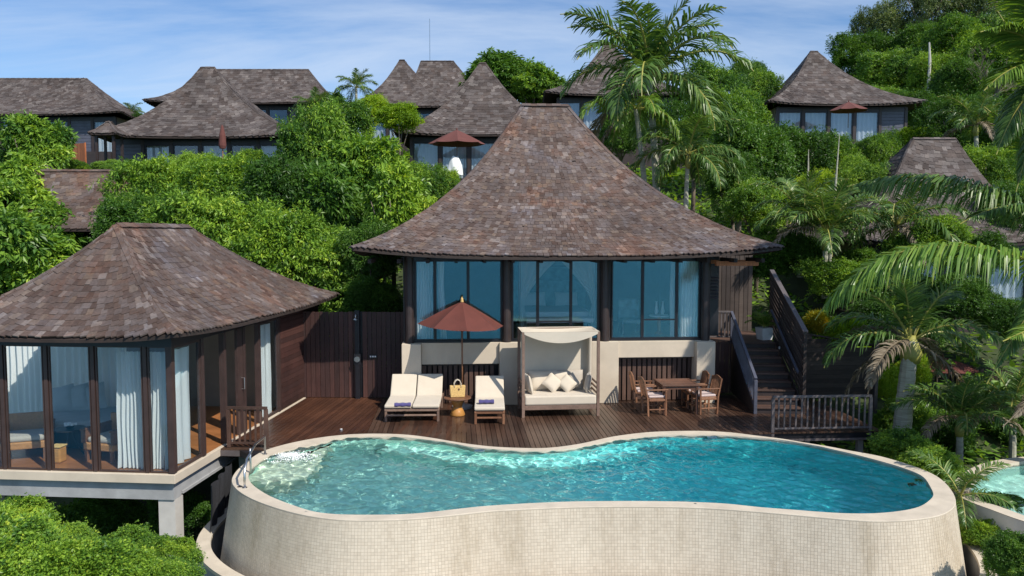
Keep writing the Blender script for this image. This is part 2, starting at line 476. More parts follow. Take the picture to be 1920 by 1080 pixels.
def glass_mat(name, tint, refl, gcol=(0.75, 0.9, 1.0), wav=0.0):
    m = bpy.data.materials.new(name); m.use_nodes = True
    nt = m.node_tree; nt.nodes.clear()
    out = nt.nodes.new('ShaderNodeOutputMaterial')
    tr = nt.nodes.new('ShaderNodeBsdfTransparent'); tr.inputs[0].default_value = (*tint, 1)
    gl = nt.nodes.new('ShaderNodeBsdfGlossy'); gl.inputs['Color'].default_value = (*gcol, 1); gl.inputs['Roughness'].default_value = 0.02
    lw = nt.nodes.new('ShaderNodeLayerWeight'); lw.inputs[0].default_value = 0.35
    mr = nt.nodes.new('ShaderNodeMapRange'); mr.inputs[3].default_value = refl; mr.inputs[4].default_value = refl * 4
    nt.links.new(lw.outputs['Facing'], mr.inputs[0])
    mi = nt.nodes.new('ShaderNodeMixShader')
    nt.links.new(mr.outputs[0], mi.inputs[0]); nt.links.new(tr.outputs[0], mi.inputs[1]); nt.links.new(gl.outputs[0], mi.inputs[2])
    nt.links.new(mi.outputs[0], out.inputs[0])
    if wav:
        f = noise(nt, 6, 3, 0.5, (1, 1, 5), 'World')
        b = nt.nodes.new('ShaderNodeBump'); b.inputs['Strength'].default_value = wav; b.inputs['Distance'].default_value = 0.01
        nt.links.new(f, b.inputs['Height']); nt.links.new(b.outputs[0], gl.inputs['Normal'])
    return m
M['glass'] = glass_mat('blue_tinted_glass', (0.97, 0.99, 0.995), 0.115, (0.36, 0.86, 1.0), wav=0.09)
M['glass_pav'] = glass_mat('pavilion_glass', (0.95, 0.985, 0.995), 0.035, (0.3, 0.7, 0.95), wav=0.03)
M['glass_far'] = glass_mat('far_glass', (0.86, 0.90, 0.93), 0.06)

def curtain_mat():
    m, nt, b, o = mat_base('sheer_curtain')
    b.inputs['Base Color'].default_value = (0.88, 0.88, 0.86, 1); b.inputs['Roughness'].default_value = 0.95
    t = nt.nodes.new('ShaderNodeBsdfTranslucent'); t.inputs[0].default_value = (0.88, 0.88, 0.85, 1)
    mi = nt.nodes.new('ShaderNodeMixShader'); mi.inputs[0].default_value = 0.4
    nt.links.new(b.outputs[0], mi.inputs[1]); nt.links.new(t.outputs[0], mi.inputs[2]); nt.links.new(mi.outputs[0], o.inputs[0])
    return m
M['curtain'] = curtain_mat()
# ------------------------------------------------------------------ terrain
def sstep(a, b, x):
    t = np.clip((x - a) / (b - a), 0, 1)
    return t * t * (3 - 2 * t)
HX = [-40, -10, 6, 11, 14, 17, 20, 26, 34, 42, 50, 62, 75, 95, 130, 200, 600]
HZ = [-24, -15, -5.5, -3.6, -3.0, -2.2, -1.3, 0.6, 2.8, 5.2, 7.6, 10.6, 12.4, 13, 9, 2, -10]
def hgt(x, y):
    x = np.asarray(x, float); y = np.asarray(y, float)
    z = np.interp(y, HX, HZ)
    z = z + 7.5 * sstep(14, 42, x) * sstep(52, 80, y) + 1.0 * sstep(10, 30, x) * sstep(26, 50, y)
    z = z - 0.8 * sstep(-14, -30, x) * sstep(20, 40, y)
    z = z + 0.25 * np.sin(x * 0.7) * np.cos(y * 0.5 + 1) * sstep(22, 30, y)
    return z
nx, ny = 150, 170
xs = np.sign(np.linspace(-1, 1, nx)) * np.abs(np.linspace(-1, 1, nx)) ** 1.6 * 420
ys = -40 + 640 * np.linspace(0, 1, ny) ** 2.0
XX, YY = np.meshgrid(xs, ys)
ZZ = hgt(XX, YY)
V = np.stack([XX.ravel(), YY.ravel(), ZZ.ravel()], 1)
ii = np.arange(nx * ny).reshape(ny, nx)
F = np.stack([ii[:-1, :-1].ravel(), ii[:-1, 1:].ravel(), ii[1:, 1:].ravel(), ii[1:, :-1].ravel()], 1)
M['earth'] = plain('dark_hillside_earth', (0.03, 0.045, 0.012), 0.95, 0.5, 1.2, 0.6)
ter = bpy.data.objects.new('hillside', np_mesh('hillside', V, F, np.zeros(len(V)), [M['earth']], smooth=True))
link(ter); tag(ter, kind='structure')

m, nt_, b_, o_ = mat_base('sea_water')
b_.inputs['Base Color'].default_value = (0.05, 0.19, 0.26, 1); b_.inputs['Roughness'].default_value = 0.3
f_ = noise(nt_, 0.35, 8, 0.7, (1, 2.2, 1), 'World'); bump(nt_, f_, b_, 0.5, 1.2)
M['sea'] = m
mb = MB(); mb.add([(-4000, -4000, -20), (4000, -4000, -20), (4000, -20, -20), (-4000, -20, -20)], [(0, 1, 2, 3)])
mb.build('sea', M['sea'], kind='structure')

# ------------------------------------------------------------------ pool outline (world metres)
OUT_PX = [(434, 900), (444, 882), (462, 866), (486, 849), (512, 839), (556, 828), (608, 819), (660, 814), (712, 813), (765, 815), (817, 822), (856, 829), (900, 835),
          (932, 838), (984, 840), (1026, 840), (1062, 836), (1101, 829.5), (1140, 820), (1180, 814), (1218, 810), (1271, 808), (1323, 808), (1375, 811), (1412, 816),
          (1464, 822), (1516, 831), (1555, 837), (1594, 845), (1646, 854), (1685, 865), (1725, 878), (1756, 892), (1777, 910), (1790, 931), (1791, 947), (1777, 960),
          (1751, 969), (1711, 974), (1646, 977), (1581, 973), (1516, 967), (1438, 960), (1360, 954), (1297, 950.6), (1218, 949), (1140, 949), (1062, 950.6), (984, 954),
          (932, 956.5), (895, 960), (843, 966), (791, 971), (738, 974), (660, 975), (608, 971), (556, 962), (504, 947), (465, 931), (442, 915)]
INN_PX = [(466, 892), (475, 879), (499, 861), (530, 849), (570, 843), (606, 833), (629, 825.6), (660, 823), (712, 822), (765, 824), (817, 830), (856, 836), (880, 842), (919, 845), (971, 849),
          (1023, 849), (1062, 845.6), (1101, 840), (1140, 831), (1192, 824), (1245, 819), (1323, 819), (1360, 820), (1438, 825.6), (1503, 833), (1555, 845), (1607, 857),
          (1659, 871), (1698, 883), (1730, 897), (1743, 915), (1751, 932), (1745, 941), (1725, 955), (1686, 963.6), (1633, 968), (1568, 967), (1490, 961), (1412, 955), (1375, 950),
          (1297, 946), (1218, 944.5), (1140, 944.5), (1062, 945.5), (984, 949), (932, 952), (895, 955), (843, 961), (791, 967), (738, 970), (647, 970), (595, 966), (556, 954.5),
          (504, 934), (470, 910)]
def closed_resample(pts, n, smooth=2):
    p = np.array(pts, float)
    q = []
    N = len(p)
    for i in range(N):
        p0, p1, p2, p3 = p[(i - 1) % N], p[i], p[(i + 1) % N], p[(i + 2) % N]
        for t in np.linspace(0, 1, 12, endpoint=False):
            q.append(0.5 * ((2 * p1) + (-p0 + p2) * t + (2 * p0 - 5 * p1 + 4 * p2 - p3) * t * t + (-p0 + 3 * p1 - 3 * p2 + p3) * t ** 3))
    q = np.array(q)
    q2 = np.vstack([q, q[:1]])
    L = np.concatenate([[0], np.cumsum(np.hypot(*np.diff(q2, axis=0).T))])
    s = np.linspace(0, L[-1], n, endpoint=False)
    r = np.stack([np.interp(s, L, q2[:, 0]), np.interp(s, L, q2[:, 1])], 1)
    for _ in range(smooth):
        r = (np.roll(r, 1, 0) + 2 * r + np.roll(r, -1, 0)) / 4
    return r, L[-1]
def norms(r):
    t = np.roll(r, -1, 0) - np.roll(r, 1, 0)
    t /= np.linalg.norm(t, axis=1)[:, None]
    return np.stack([-t[:, 1], t[:, 0]], 1)
COP_Z = 0.05
outer, per = closed_resample([gz(x, y, COP_Z)[:2] for x, y in OUT_PX], 240, 3)
inn, _ = closed_resample([gz(x, y, 0.0)[:2] for x, y in INN_PX], 480, 3)
nrm = norms(outer)                       # outline runs clockwise seen from above, left normal points outwards
if ((outer.mean(0) - outer) * nrm).sum(1).mean() > 0: nrm = -nrm
# inner partner for every outer point
inner = np.zeros_like(outer)
for i, p in enumerate(outer):
    d = inn - p
    k = np.argmin((d ** 2).sum(1) + 0.0)
    q = inn[k]
    if np.linalg.norm(q - p) < 0.07: q = p - nrm[i] * 0.07
    inner[i] = q
for _ in range(2): inner = (np.roll(inner, 1, 0) + 2 * inner + np.roll(inner, -1, 0)) / 4
def in_poly(px, py, poly):
    c = np.zeros(px.shape, bool)
    n = len(poly)
    for i in range(n):
        x1, y1 = poly[i]; x2, y2 = poly[(i + 1) % n]
        cond = (y1 > py) != (y2 > py)
        xi = (x2 - x1) * (py - y1) / ((y2 - y1) if y2 != y1 else 1e-9) + x1
        c ^= cond & (px < xi)
    return c

pool = thing('swimming_pool', 'curved infinity pool with cream mosaic outer wall in front of the deck', 'swimming pool', (1.5, 14.5, 0))
PO = Vector((1.5, 14.5, 0))
def ring_strip(mb, a, za, b, zb):
    n = len(a)
    vs = [(a[i][0] - PO.x, a[i][1] - PO.y, za) for i in range(n)] + [(b[i][0] - PO.x, b[i][1] - PO.y, zb) for i in range(n)]
    mb.add(vs, [(i, (i + 1) % n, n + (i + 1) % n, n + i) for i in range(n)])
TAP = 0.16
WALL_B = -2.9
mb = MB()
out1 = outer + nrm * 0.006
ring_strip(mb, inner, COP_Z - 0.005, outer, COP_Z)
ring_strip(mb, outer, COP_Z, out1, COP_Z - 0.006)
ring_strip(mb, out1, COP_Z - 0.006, out1, COP_Z - 0.022)
ring_strip(mb, out1, COP_Z - 0.022, outer - nrm * 0.01, COP_Z - 0.024)
ring_strip(mb, inner, COP_Z - 0.005, inner - 0, -0.14)
mb.build('coping', M['coping'], pool, smooth=False)
# battered outer wall, carrying tiles
mb = MB()
base, _ = closed_resample(outer, 1440, 0)
nb2 = norms(base)
if ((base.mean(0) - base) * nb2).sum(1).mean() > 0: nb2 = -nb2
base = base - nb2 * 0.0005
ring_strip(mb, base + nb2 * TAP * 0.02, COP_Z - 0.02, base + nb2 * TAP * (COP_Z - WALL_B), WALL_B)
mb.build('outer_wall', M['grout'], pool)
# mosaic tiles on the outer wall
fine, per = closed_resample(outer, 24000, 0)
fn_ = norms(fine)
if ((fine.mean(0) - fine) * fn_).sum(1).mean() > 0: fn_ = -fn_
TS = 0.05
ncol = int(per / TS)
TW = per / ncol
ds_ = per / 24000
nar = np.gradient(np.unwrap(np.arctan2(fn_[:, 1], fn_[:, 0]))) / ds_ * -1.0
nar = np.convolve(np.concatenate([nar[-200:], nar, nar[:200]]), np.ones(401) / 401, 'valid')
tv, tf, tt = [], [], []
sel = []
cnt = 0
for c in range(ncol):
    k = int((c + 0.5) / ncol * 24000) % 24000
    p, n = fine[k], fn_[k]
    if n[1] > 0.45: continue
    tdir = np.array([n[1], -n[0]])
    for r_ in range(32):
        zc = COP_Z - 0.026 - (r_ + 0.5) * TS
        depth = COP_Z - zc
        g = 0.0035
        hw = TS / 2 * (1 + 0) - g / 2
        # widen slightly with the batter so columns stay closed
        off = TAP * depth
        jit = random.uniform(0, 0.0008)
        vv = []
        for (o_off, hs) in ((-0.003, 1.0), (0.0012 + jit, 0.99)):
            for sx, sz in ((-1, -1), (1, -1), (1, 1), (-1, 1)):
                dz = sz * hw * hs
                oo = off - TAP * dz + o_off
                q = p + n * oo + tdir * sx * (TW / 2 * (1 + nar[k] * off) - g / 2) * hs
                vv.append((q[0] - PO.x, q[1] - PO.y, zc + dz))
        b0 = len(tv)
        tv += vv
        tf += [(b0 + 4, b0 + 5, b0 + 6, b0 + 7), (b0, b0 + 1, b0 + 5, b0 + 4), (b0 + 1, b0 + 2, b0 + 6, b0 + 5), (b0 + 2, b0 + 3, b0 + 7, b0 + 6), (b0 + 3, b0, b0 + 4, b0 + 7)]
        tt += [random.random()] * 8
o = bpy.data.objects.new('mosaic_tiles', np_mesh('mosaic_tiles', np.array(tv), np.array(tf), np.array(tt), [M['tile']]))
link(o, pool); tag(o, kind='stuff')
# basin
M['pool_tile'] = None
m, nt_, b_, o_ = mat_base('depth_tinted_mosaic')
g = nt_.nodes.new('ShaderNodeNewGeometry')
bk = nt_.nodes.new('ShaderNodeTexVoronoi'); bk.inputs['Scale'].default_value = 12; bk.inputs['Randomness'].default_value = 0.15
nt_.links.new(g.outputs['Position'], bk.inputs['Vector'])
r_ = ramp(nt_, [(0, (0.84, 0.84, 0.84)), (0.5, (1, 1, 1)), (1, (0.76, 0.78, 0.78))]); nt_.links.new(bk.outputs['Color'], r_.inputs[0])
# water's absorption of light with depth painted into the tile colour, left to right
sx_ = nt_.nodes.new('ShaderNodeSeparateXYZ'); nt_.links.new(g.outputs['Position'], sx_.inputs[0])
mrx = nt_.nodes.new('ShaderNodeMapRange'); mrx.inputs[1].default_value = -3.6; mrx.inputs[2].default_value = 5.2
nt_.links.new(sx_.outputs[0], mrx.inputs[0])
rr_ = ramp(nt_, [(0, (0.70, 1.0, 0.84)), (0.35, (0.60, 1.0, 0.85)), (0.6, (0.34, 0.97, 0.92)), (0.8, (0.15, 0.93, 0.93)), (1, (0.10, 0.86, 0.88))]); nt_.links.new(mrx.outputs[0], rr_.inputs[0])
nt_.links.new(mul_color(nt_, rr_.outputs[0], r_.outputs[0]), b_.inputs['Base Color']); b_.inputs['Roughness'].default_value = 0.6
M['shelf_tile'] = plain('sand_mosaic', (0.74, 0.72, 0.56), 0.6, 0.08, 8, 0.1)
M['pool_tile'] = m
mb = MB()
n = len(inner)
def flo(x):      # basin floor falls away to the right
    return -0.95 - 0.75 * float(sstep(2.0, 4.5, x))
vs = [(inner[i][0] - PO.x, inner[i][1] - PO.y, -0.13) for i in range(n)] + [(inner[i][0] - PO.x, inner[i][1] - PO.y, -2.15) for i in range(n)]
mb.add(vs, [(i, n + i, n + (i + 1) % n, (i + 1) % n) for i in range(n)])
basin = mb.build('basin_wall', M['pool_tile'], pool)
mb = MB()
gx = np.linspace(outer[:, 0].min() - .1, outer[:, 0].max() + .1, 90); gy = np.linspace(outer[:, 1].min() - .1, outer[:, 1].max() + .1, 50)
idx = {}
XX, YY = np.meshgrid(gx, gy)
ins = in_poly(XX, YY, outer)
vs = []
for j in range(len(gy)):
    for i in range(len(gx)):
        if ins[j, i]:
            idx[(i, j)] = len(vs); vs.append((gx[i] - PO.x, gy[j] - PO.y, flo(gx[i])))
fs = [(idx[(i, j)], idx[(i + 1, j)], idx[(i + 1, j + 1)], idx[(i, j + 1)]) for j in range(len(gy) - 1) for i in range(len(gx) - 1)
      if all(q in idx for q in ((i, j), (i + 1, j), (i + 1, j + 1), (i, j + 1)))]
mb.add(vs, fs)
floor_ = mb.build('basin_floor', M['pool_tile'], pool, smooth=True)
# shallow shelf at the left and bench along the back
SH = [(gz(x, y, -0.22)) for x, y in ((632, 822), (622, 845), (608, 862), (604, 880), (588, 893), (580, 906), (540, 916), (500, 922), (468, 918))]
left_in = [q for q in inn if q[0] < gz(632, 825)[0]]
mb = MB()
poly = [(q.x - PO.x, q.y - PO.y) for q in SH] + [(-4.9 - PO.x, 14.2 - PO.y), (-5.3 - PO.x, 15.0 - PO.y), (-5.0 - PO.x, 16.2 - PO.y), (-4.2 - PO.x, 17.0 - PO.y), (-3.6 - PO.x, 17.45 - PO.y)]
nP = len(poly); cx_ = sum(q[0] for q in poly) / nP; cy_ = sum(q[1] for q in poly) / nP
mb.add([(cx_, cy_, -0.24)] + [(q[0], q[1], -0.24) for q in poly] + [(q[0], q[1], -1.3) for q in poly],
       [(0, 1 + k, 1 + (k + 1) % nP) for k in range(nP)] + [(1 + k, 1 + nP + k, 1 + nP + (k + 1) % nP, 1 + (k + 1) % nP) for k in range(nP)])
shelf = mb.build('shallow_shelf', M['shelf_tile'], pool)
mb = MB()
bp = [i for i in range(240) if -2.7 < inner[i][0] < 2.6 and nrm[i][1] > 0.3]
vs, fs = [], []
for i in bp:
    a = inner[i]; b2 = inner[i] - nrm[i] * 0.55
    vs += [(a[0] - PO.x, a[1] - PO.y, -0.42), (b2[0] - PO.x, b2[1] - PO.y, -0.42), (b2[0] - PO.x, b2[1] - PO.y, -1.2)]
for k in range(len(bp) - 1):
    fs += [(3 * k, 3 * k + 1, 3 * k + 4, 3 * k + 3), (3 * k + 1, 3 * k + 2, 3 * k + 5, 3 * k + 4)]
mb.add(vs, fs)
bench = mb.build('underwater_bench', M['pool_tile'], pool)
# overflow gutter ring below the front
mb = MB()
b0 = outer + nrm * 0.40; b1 = outer + nrm * 0.64
for _ in range(6):
    b0 = (np.roll(b0, 1, 0) + 2 * b0 + np.roll(b0, -1, 0)) / 4; b1 = (np.roll(b1, 1, 0) + 2 * b1 + np.roll(b1, -1, 0)) / 4
GZ = -1.02
ring_strip(mb, b0, GZ, b1, GZ); mb_t = mb
ring_strip(mb, b1, GZ, b1, GZ - 0.06); ring_strip(mb, b0, GZ, b0, GZ - 0.06)
mb.build('gutter_coping', M['coping'], pool)
mb = MB()
b1i = b1 - nrm * 0.03; b0i = b0 + nrm * 0.03
ring_strip(mb, b1i, GZ - 0.05, b1i, -4.2); ring_strip(mb, b0i, GZ - 0.05, b0i, -1.75); ring_strip(mb, b0i, -1.75, outer + nrm * 0.27, -1.75)
mb.build('gutter_wall', M['concrete'], pool)
# underwater lights (unlit, pale discs)
for px, py in ((1340, 832), (893, 852)):
    p = gz(px, py, -0.05)
    k = np.argmin(((inner - np.array(p[:2])) ** 2).sum(1))
    q = inner[k] - nrm[k] * 0.06
    mb = MB(); mb.lathe([(0.001, 0.03), (0.10, 0.025), (0.11, 0.0), (0.11, -0.02)], (q[0] - PO.x, q[1] - PO.y, -0.03), 16)
    mb.build('pool_light', M['white'], pool)

# water: real ripples
def ripple(x, y, seed=0, waves=48):
    rg = np.random.default_rng(seed)
    z = np.zeros_like(x)
    for k in range(waves):
        lam = 0.15 * (1.09 ** (k % 17)) 
        th = rg.normal(0.5, 0.9); ph = rg.uniform(0, 6.28)
        a = 0.0015 * (lam / 0.25) ** 0.9
        wx = x + 0.06 * np.sin(1.7 * y + k); wy = y + 0.06 * np.sin(1.9 * x + 2 * k)
        z += a * np.sin((wx * math.cos(th) + wy * math.sin(th)) * 2 * math.pi / lam + ph)
    return z
def water_mesh(poly, step, z0, depth, name, mat, seed=0, bubble=None, amp=1.0):
    x0, x1 = poly[:, 0].min(), poly[:, 0].max(); y0, y1 = poly[:, 1].min(), poly[:, 1].max()
    gx = np.arange(x0, x1 + step, step); gy = np.arange(y0, y1 + step, step)
    XX, YY = np.meshgrid(gx, gy)
    ins = in_poly(XX, YY, poly)
    zz = z0 + amp * ripple(XX, YY, seed) * (1.15 - 0.55 * sstep(2.5, 5.5, XX))
    if bubble is not None:
        r = np.hypot(XX - bubble[0], YY - bubble[1])
        zz += 0.0015 * np.exp(-(r / 0.5) ** 2) * np.sin(r * 26)
    cell = ins[:-1, :-1] & ins[:-1, 1:] & ins[1:, 1:] & ins[1:, :-1]
    used = np.zeros_like(ins)
    used[:-1, :-1] |= cell; used[:-1, 1:] |= cell; used[1:, 1:] |= cell; used[1:, :-1] |= cell
    num = np.full(ins.shape, -1); num[used] = np.arange(used.sum())
    top = np.stack([XX[used], YY[used], zz[used]], 1)
    f = np.stack([num[:-1, :-1][cell], num[:-1, 1:][cell], num[1:, 1:][cell], num[1:, :-1][cell]], 1)
    return np_mesh(name, top, f, np.zeros(len(top)), [mat], smooth=True)
m = bpy.data.materials.new('pool_water'); m.use_nodes = True
nt_ = m.node_tree; nt_.nodes.clear()
out_ = nt_.nodes.new('ShaderNodeOutputMaterial')
gl_ = nt_.nodes.new('ShaderNodeBsdfGlass'); gl_.inputs['IOR'].default_value = 1.33; gl_.inputs['Roughness'].default_value = 0.0
gl_.inputs['Color'].default_value = (0.86, 0.99, 1.0, 1)
nt_.links.new(gl_.outputs[0], out_.inputs[0])
M['water'] = m
mid = (outer * 0.45 + inner * 0.55)
w = bpy.data.objects.new('pool_water', water_mesh(mid, 0.03, 0.018, 1, 'pool_water', M['water'], 3, gz(545, 858)))
link(w); tag(w, kind='structure')
w.cycles.is_caustics_caster = True
sd.cycles.is_caustics_light = True
for o in (basin, floor_, shelf, bench): o.cycles.is_caustics_receiver = True
# bubbling foam at the shallow end
M['foam'] = plain('foam', (0.85, 0.87, 0.88), 1.0, 0.05, 9, 0.0, spec=0.0)
fc = gz(545, 858)
mb = MB()
for k in range(1100):
    a = random.uniform(0, 6.28); rr = abs(random.gauss(0, 0.2))
    r0 = random.uniform(0.006, 0.018)
    z = 0.012 + 0.05 * math.exp(-(rr / 0.16) ** 2) + random.uniform(-0.01, 0.02)
    c = Vector((fc.x + math.cos(a) * rr * 1.35, fc.y + math.sin(a) * rr, z))
    q = [c + Vector((random.uniform(.7, 1.3) * r0 * dx, random.uniform(.7, 1.3) * r0 * dy, random.uniform(.5, 1.1) * r0 * dz)) for dx, dy, dz in ((1, 0, 0), (-1, 0, 0), (0, 1, 0), (0, -1, 0), (0, 0, 1), (0, 0, -1))]
    mb.add(q, [(0, 2, 4), (2, 1, 4), (1, 3, 4), (3, 0, 4), (2, 0, 5), (1, 2, 5), (3, 1, 5), (0, 3, 5)])
mb.build('water_foam', M['foam'], kind='stuff', smooth=True)

# pool handrail at the left end
hr = gz(455, 905)
t = thing('pool_handrail', 'curved stainless steel handrail on the left end of the pool coping', 'handrail', (hr.x, hr.y, COP_Z))
a, b = gz(459, 915, COP_Z) , gz(497, 852, COP_Z)
for side, (dx, dy) in enumerate(((0, 0), (-0.10, 0.05))):
    pa, pb = a - hr + Vector((dx, dy, 0)), b - hr + Vector((dx, dy, 0))
    pa.z = pb.z = 0
    if side == 0:
        pts = [pa, pa + Vector((0, 0, 0.28)), pa + (pb - pa) * 0.12 + Vector((0, 0, 0.44)), pa + (pb - pa) * 0.5 + Vector((0, 0, 0.48)), pb + Vector((0, 0, 0.36)), pb + Vector((0, 0, 0.0))]
        mb = MB(); mb.tube(pts, 0.02, 8); mb.build('rail', M['steel'], t, smooth=True)
    for q in ((pa, pb) if side == 0 else (pa,)):
        mb = MB(); mb.tube([q + Vector((0, 0, -0.005)), q + Vector((0, 0, 0.012))], 0.045, 12); mb.build('foot_flange', M['steel'], t, smooth=False)
q = gz(470, 886, COP_Z) - hr; q.z = 0
mb = MB(); mb.tube([q, q + Vector((0, 0, 0.45))], 0.02, 8); mb.build('rail_post', M['steel'], t, smooth=True)

# ------------------------------------------------------------------ frames of the two buildings
HA = math.radians(4.0)
HO = Vector((1.2, 20.7, 0))
HM = Matrix.Translation(HO) @ Matrix.Rotation(HA, 4, 'Z')
HMI = HM.inverted()
PA_ = math.radians(-4.8)
PCOR = gz(325, 888)
PM = Matrix.Translation(PCOR) @ Matrix.Rotation(PA_, 4, 'Z')
PMI = PM.inverted()
def hx(px, ly, Mx=HM):
    """local x where the sight line of image column px crosses local y"""
    r = ray(px, 640); i = Mx.inverted()
    o = i @ Vector((0, 0, CAM_H)); d = i.to_3x3() @ r
    return (o + d * ((ly - o.y) / d.y)).x
def hzl(py, ly, px=1000, Mx=HM):
    r = ray(px, py); i = Mx.inverted()
    o = i @ Vector((0, 0, CAM_H)); d = i.to_3x3() @ r
    return (o + d * ((ly - o.y) / d.y)).z

# ------------------------------------------------------------------ deck
deck = thing('deck', None, None, (0, 0, 0)); deck['kind'] = 'structure'
def line_hits(poly, p, d):
    """parameters where the line p + t d crosses the closed polyline"""
    n = len(poly); out = []
    q = np.roll(poly, -1, 0)
    e = q - poly
    den = d[0] * e[:, 1] - d[1] * e[:, 0]
    den = np.where(np.abs(den) < 1e-9, 1e-9, den)
    w = poly - p
    t = (w[:, 0] * e[:, 1] - w[:, 1] * e[:, 0]) / den
    s = (w[:, 0] * d[1] - w[:, 1] * d[0]) / den
    return t[(s >= 0) & (s < 1)]
coping_mid = outer * 0.75 + inner * 0.25
def plank(p0, p1, q0, q1, mat, parent, zt=0.0, th=0.03, name='plank'):
    """plank from the edge p0-p1 (near end) to q0-q1 (far end)"""
    vs = [(p0[0], p0[1], zt - th), (p1[0], p1[1], zt - th), (q1[0], q1[1], zt - th), (q0[0], q0[1], zt - th),
          (p0[0], p0[1], zt), (p1[0], p1[1], zt), (q1[0], q1[1], zt), (q0[0], q0[1], zt)]
    mb = MB(); mb.add(vs, BOXF)
    return mb.build(name, mat, parent)
h2 = lambda x, y: np.array((HM @ Vector((x, y, 0)))[:2])
p2 = lambda x, y: np.array((PM @ Vector((x, y, 0)))[:2])
hd = np.array((-math.sin(HA), math.cos(HA)))
def pool_front(p, d, default):
    t = line_hits(coping_mid, p, d)
    return p + d * t.max() if len(t) else default
PW, PG = 0.098, 0.012
BL = (HMI @ Vector((-3.25, 18.0, 0))).x           # left edge of the main field in house coordinates
x = BL
while x < 6.9:
    ps = []
    for xx in (x, x + PW):
        p = h2(xx, 0)
        f = pool_front(p, hd, h2(xx, -3.45))
        lx = (HMI @ Vector((f[0], f[1], 0)))
        if lx.y < -3.45 and xx > 3.5: f = h2(xx, -3.45)
        ps.append(f)
    far = 0.9 if x < 4.45 or x > 5.95 else 0.35
    plank(ps[0], ps[1], h2(x, far), h2(x + PW, far), M['deck'], deck, zt=random.uniform(-0.0015, 0.0015))
    x += PW + PG
# left field: boards run along the pavilion
pd = np.array((-math.sin(PA_), math.cos(PA_)))
lx0 = 0.12
x = lx0
bl0, bld = h2(BL - PG, 0), hd
while x < 5.0:
    ps, qs = [], []
    for xx in (x, x + PW):
        p = p2(xx, 0)
        t = line_hits(coping_mid, p, pd)
        t = t[t > -2]
        f = p + pd * t.max() if len(t) else p2(xx, 2.0)
        lf = PMI @ Vector((f[0], f[1], 0))
        if lf.y < 2.05 and len(t) == 0: f = p2(xx, 2.05)
        # far end: fence line, or boundary with the main field
        far = p2(xx, 7.35)
        A = np.array([[pd[0], -bld[0]], [pd[1], -bld[1]]])
        s = np.linalg.solve(A, bl0 - p)
        if 0 < s[0] < 7.35: far = p + pd * s[0]
        ps.append(f); qs.append(far)
    if all((q - f) @ pd > 0.15 for f, q in zip(ps, qs)):
        plank(ps[0], ps[1], qs[0], qs[1], M['deck_left'], deck, zt=random.uniform(-0.0015, 0.0015))
    x += PW + PG
mb = MB()
sub = [tuple(outer[i] * 0.5 + inner[i] * 0.5) for i in range(240) if nrm[i][1] > 0.12]
sub = sorted(sub, key=lambda q: q[0])
sub = [q for q in sub if q[0] < 5.3]
poly = [tuple(p2(0.1, 2.1))] + sub + [tuple(h2(4.4, -3.4)), tuple(h2(6.9, -3.4)), tuple(h2(6.9, 0.9)), tuple(h2(-5.0, 0.9)), tuple(p2(0.1, 7.5))]
mb.prism(poly, -0.16, -0.034)
mb.build('deck_joists', M['black'], deck)

# ------------------------------------------------------------------ roofs
PROF = ([0, .12, .31, .55, .85, 1.0], [0, .195, .46, .70, .93, 1.0])
PROF_PAV = ([0, .2, .5, .8, 1.0], [0, .27, .60, .87, 1.0])
def prof(u, P): return float(np.interp(u, P[0], P[1]))
_pc = {}
def smooth_prof(P):
    key = id(P)
    if key not in _pc:
        u = np.linspace(0, 1, 201); v = np.interp(u, P[0], P[1])
        for _ in range(60):
            v2 = v.copy(); 
            v2[4:-4] = sum(v[4 + k:len(v) - 4 + k] for k in (-4, -2, 0, 2, 4)) / 5
            v = v2
        _pc[key] = (u, v)
    return _pc[key]
def roof_face(f, P, z_r, z_e, up):
    rA, rB, eA, eB = [np.array(q, float) for q in f]
    U, Vv = smooth_prof(P)
    def fn(s, u):
        a = rA + (rB - rA) * s; b = eA + (eB - eA) * s
        q = a + (b - a) * u
        z = z_r - (z_r - z_e) * np.interp(u, U, Vv) + up * abs(2 * s - 1) ** 3 * u ** 3
        return Vector((q[0], q[1], float(z)))
    return fn
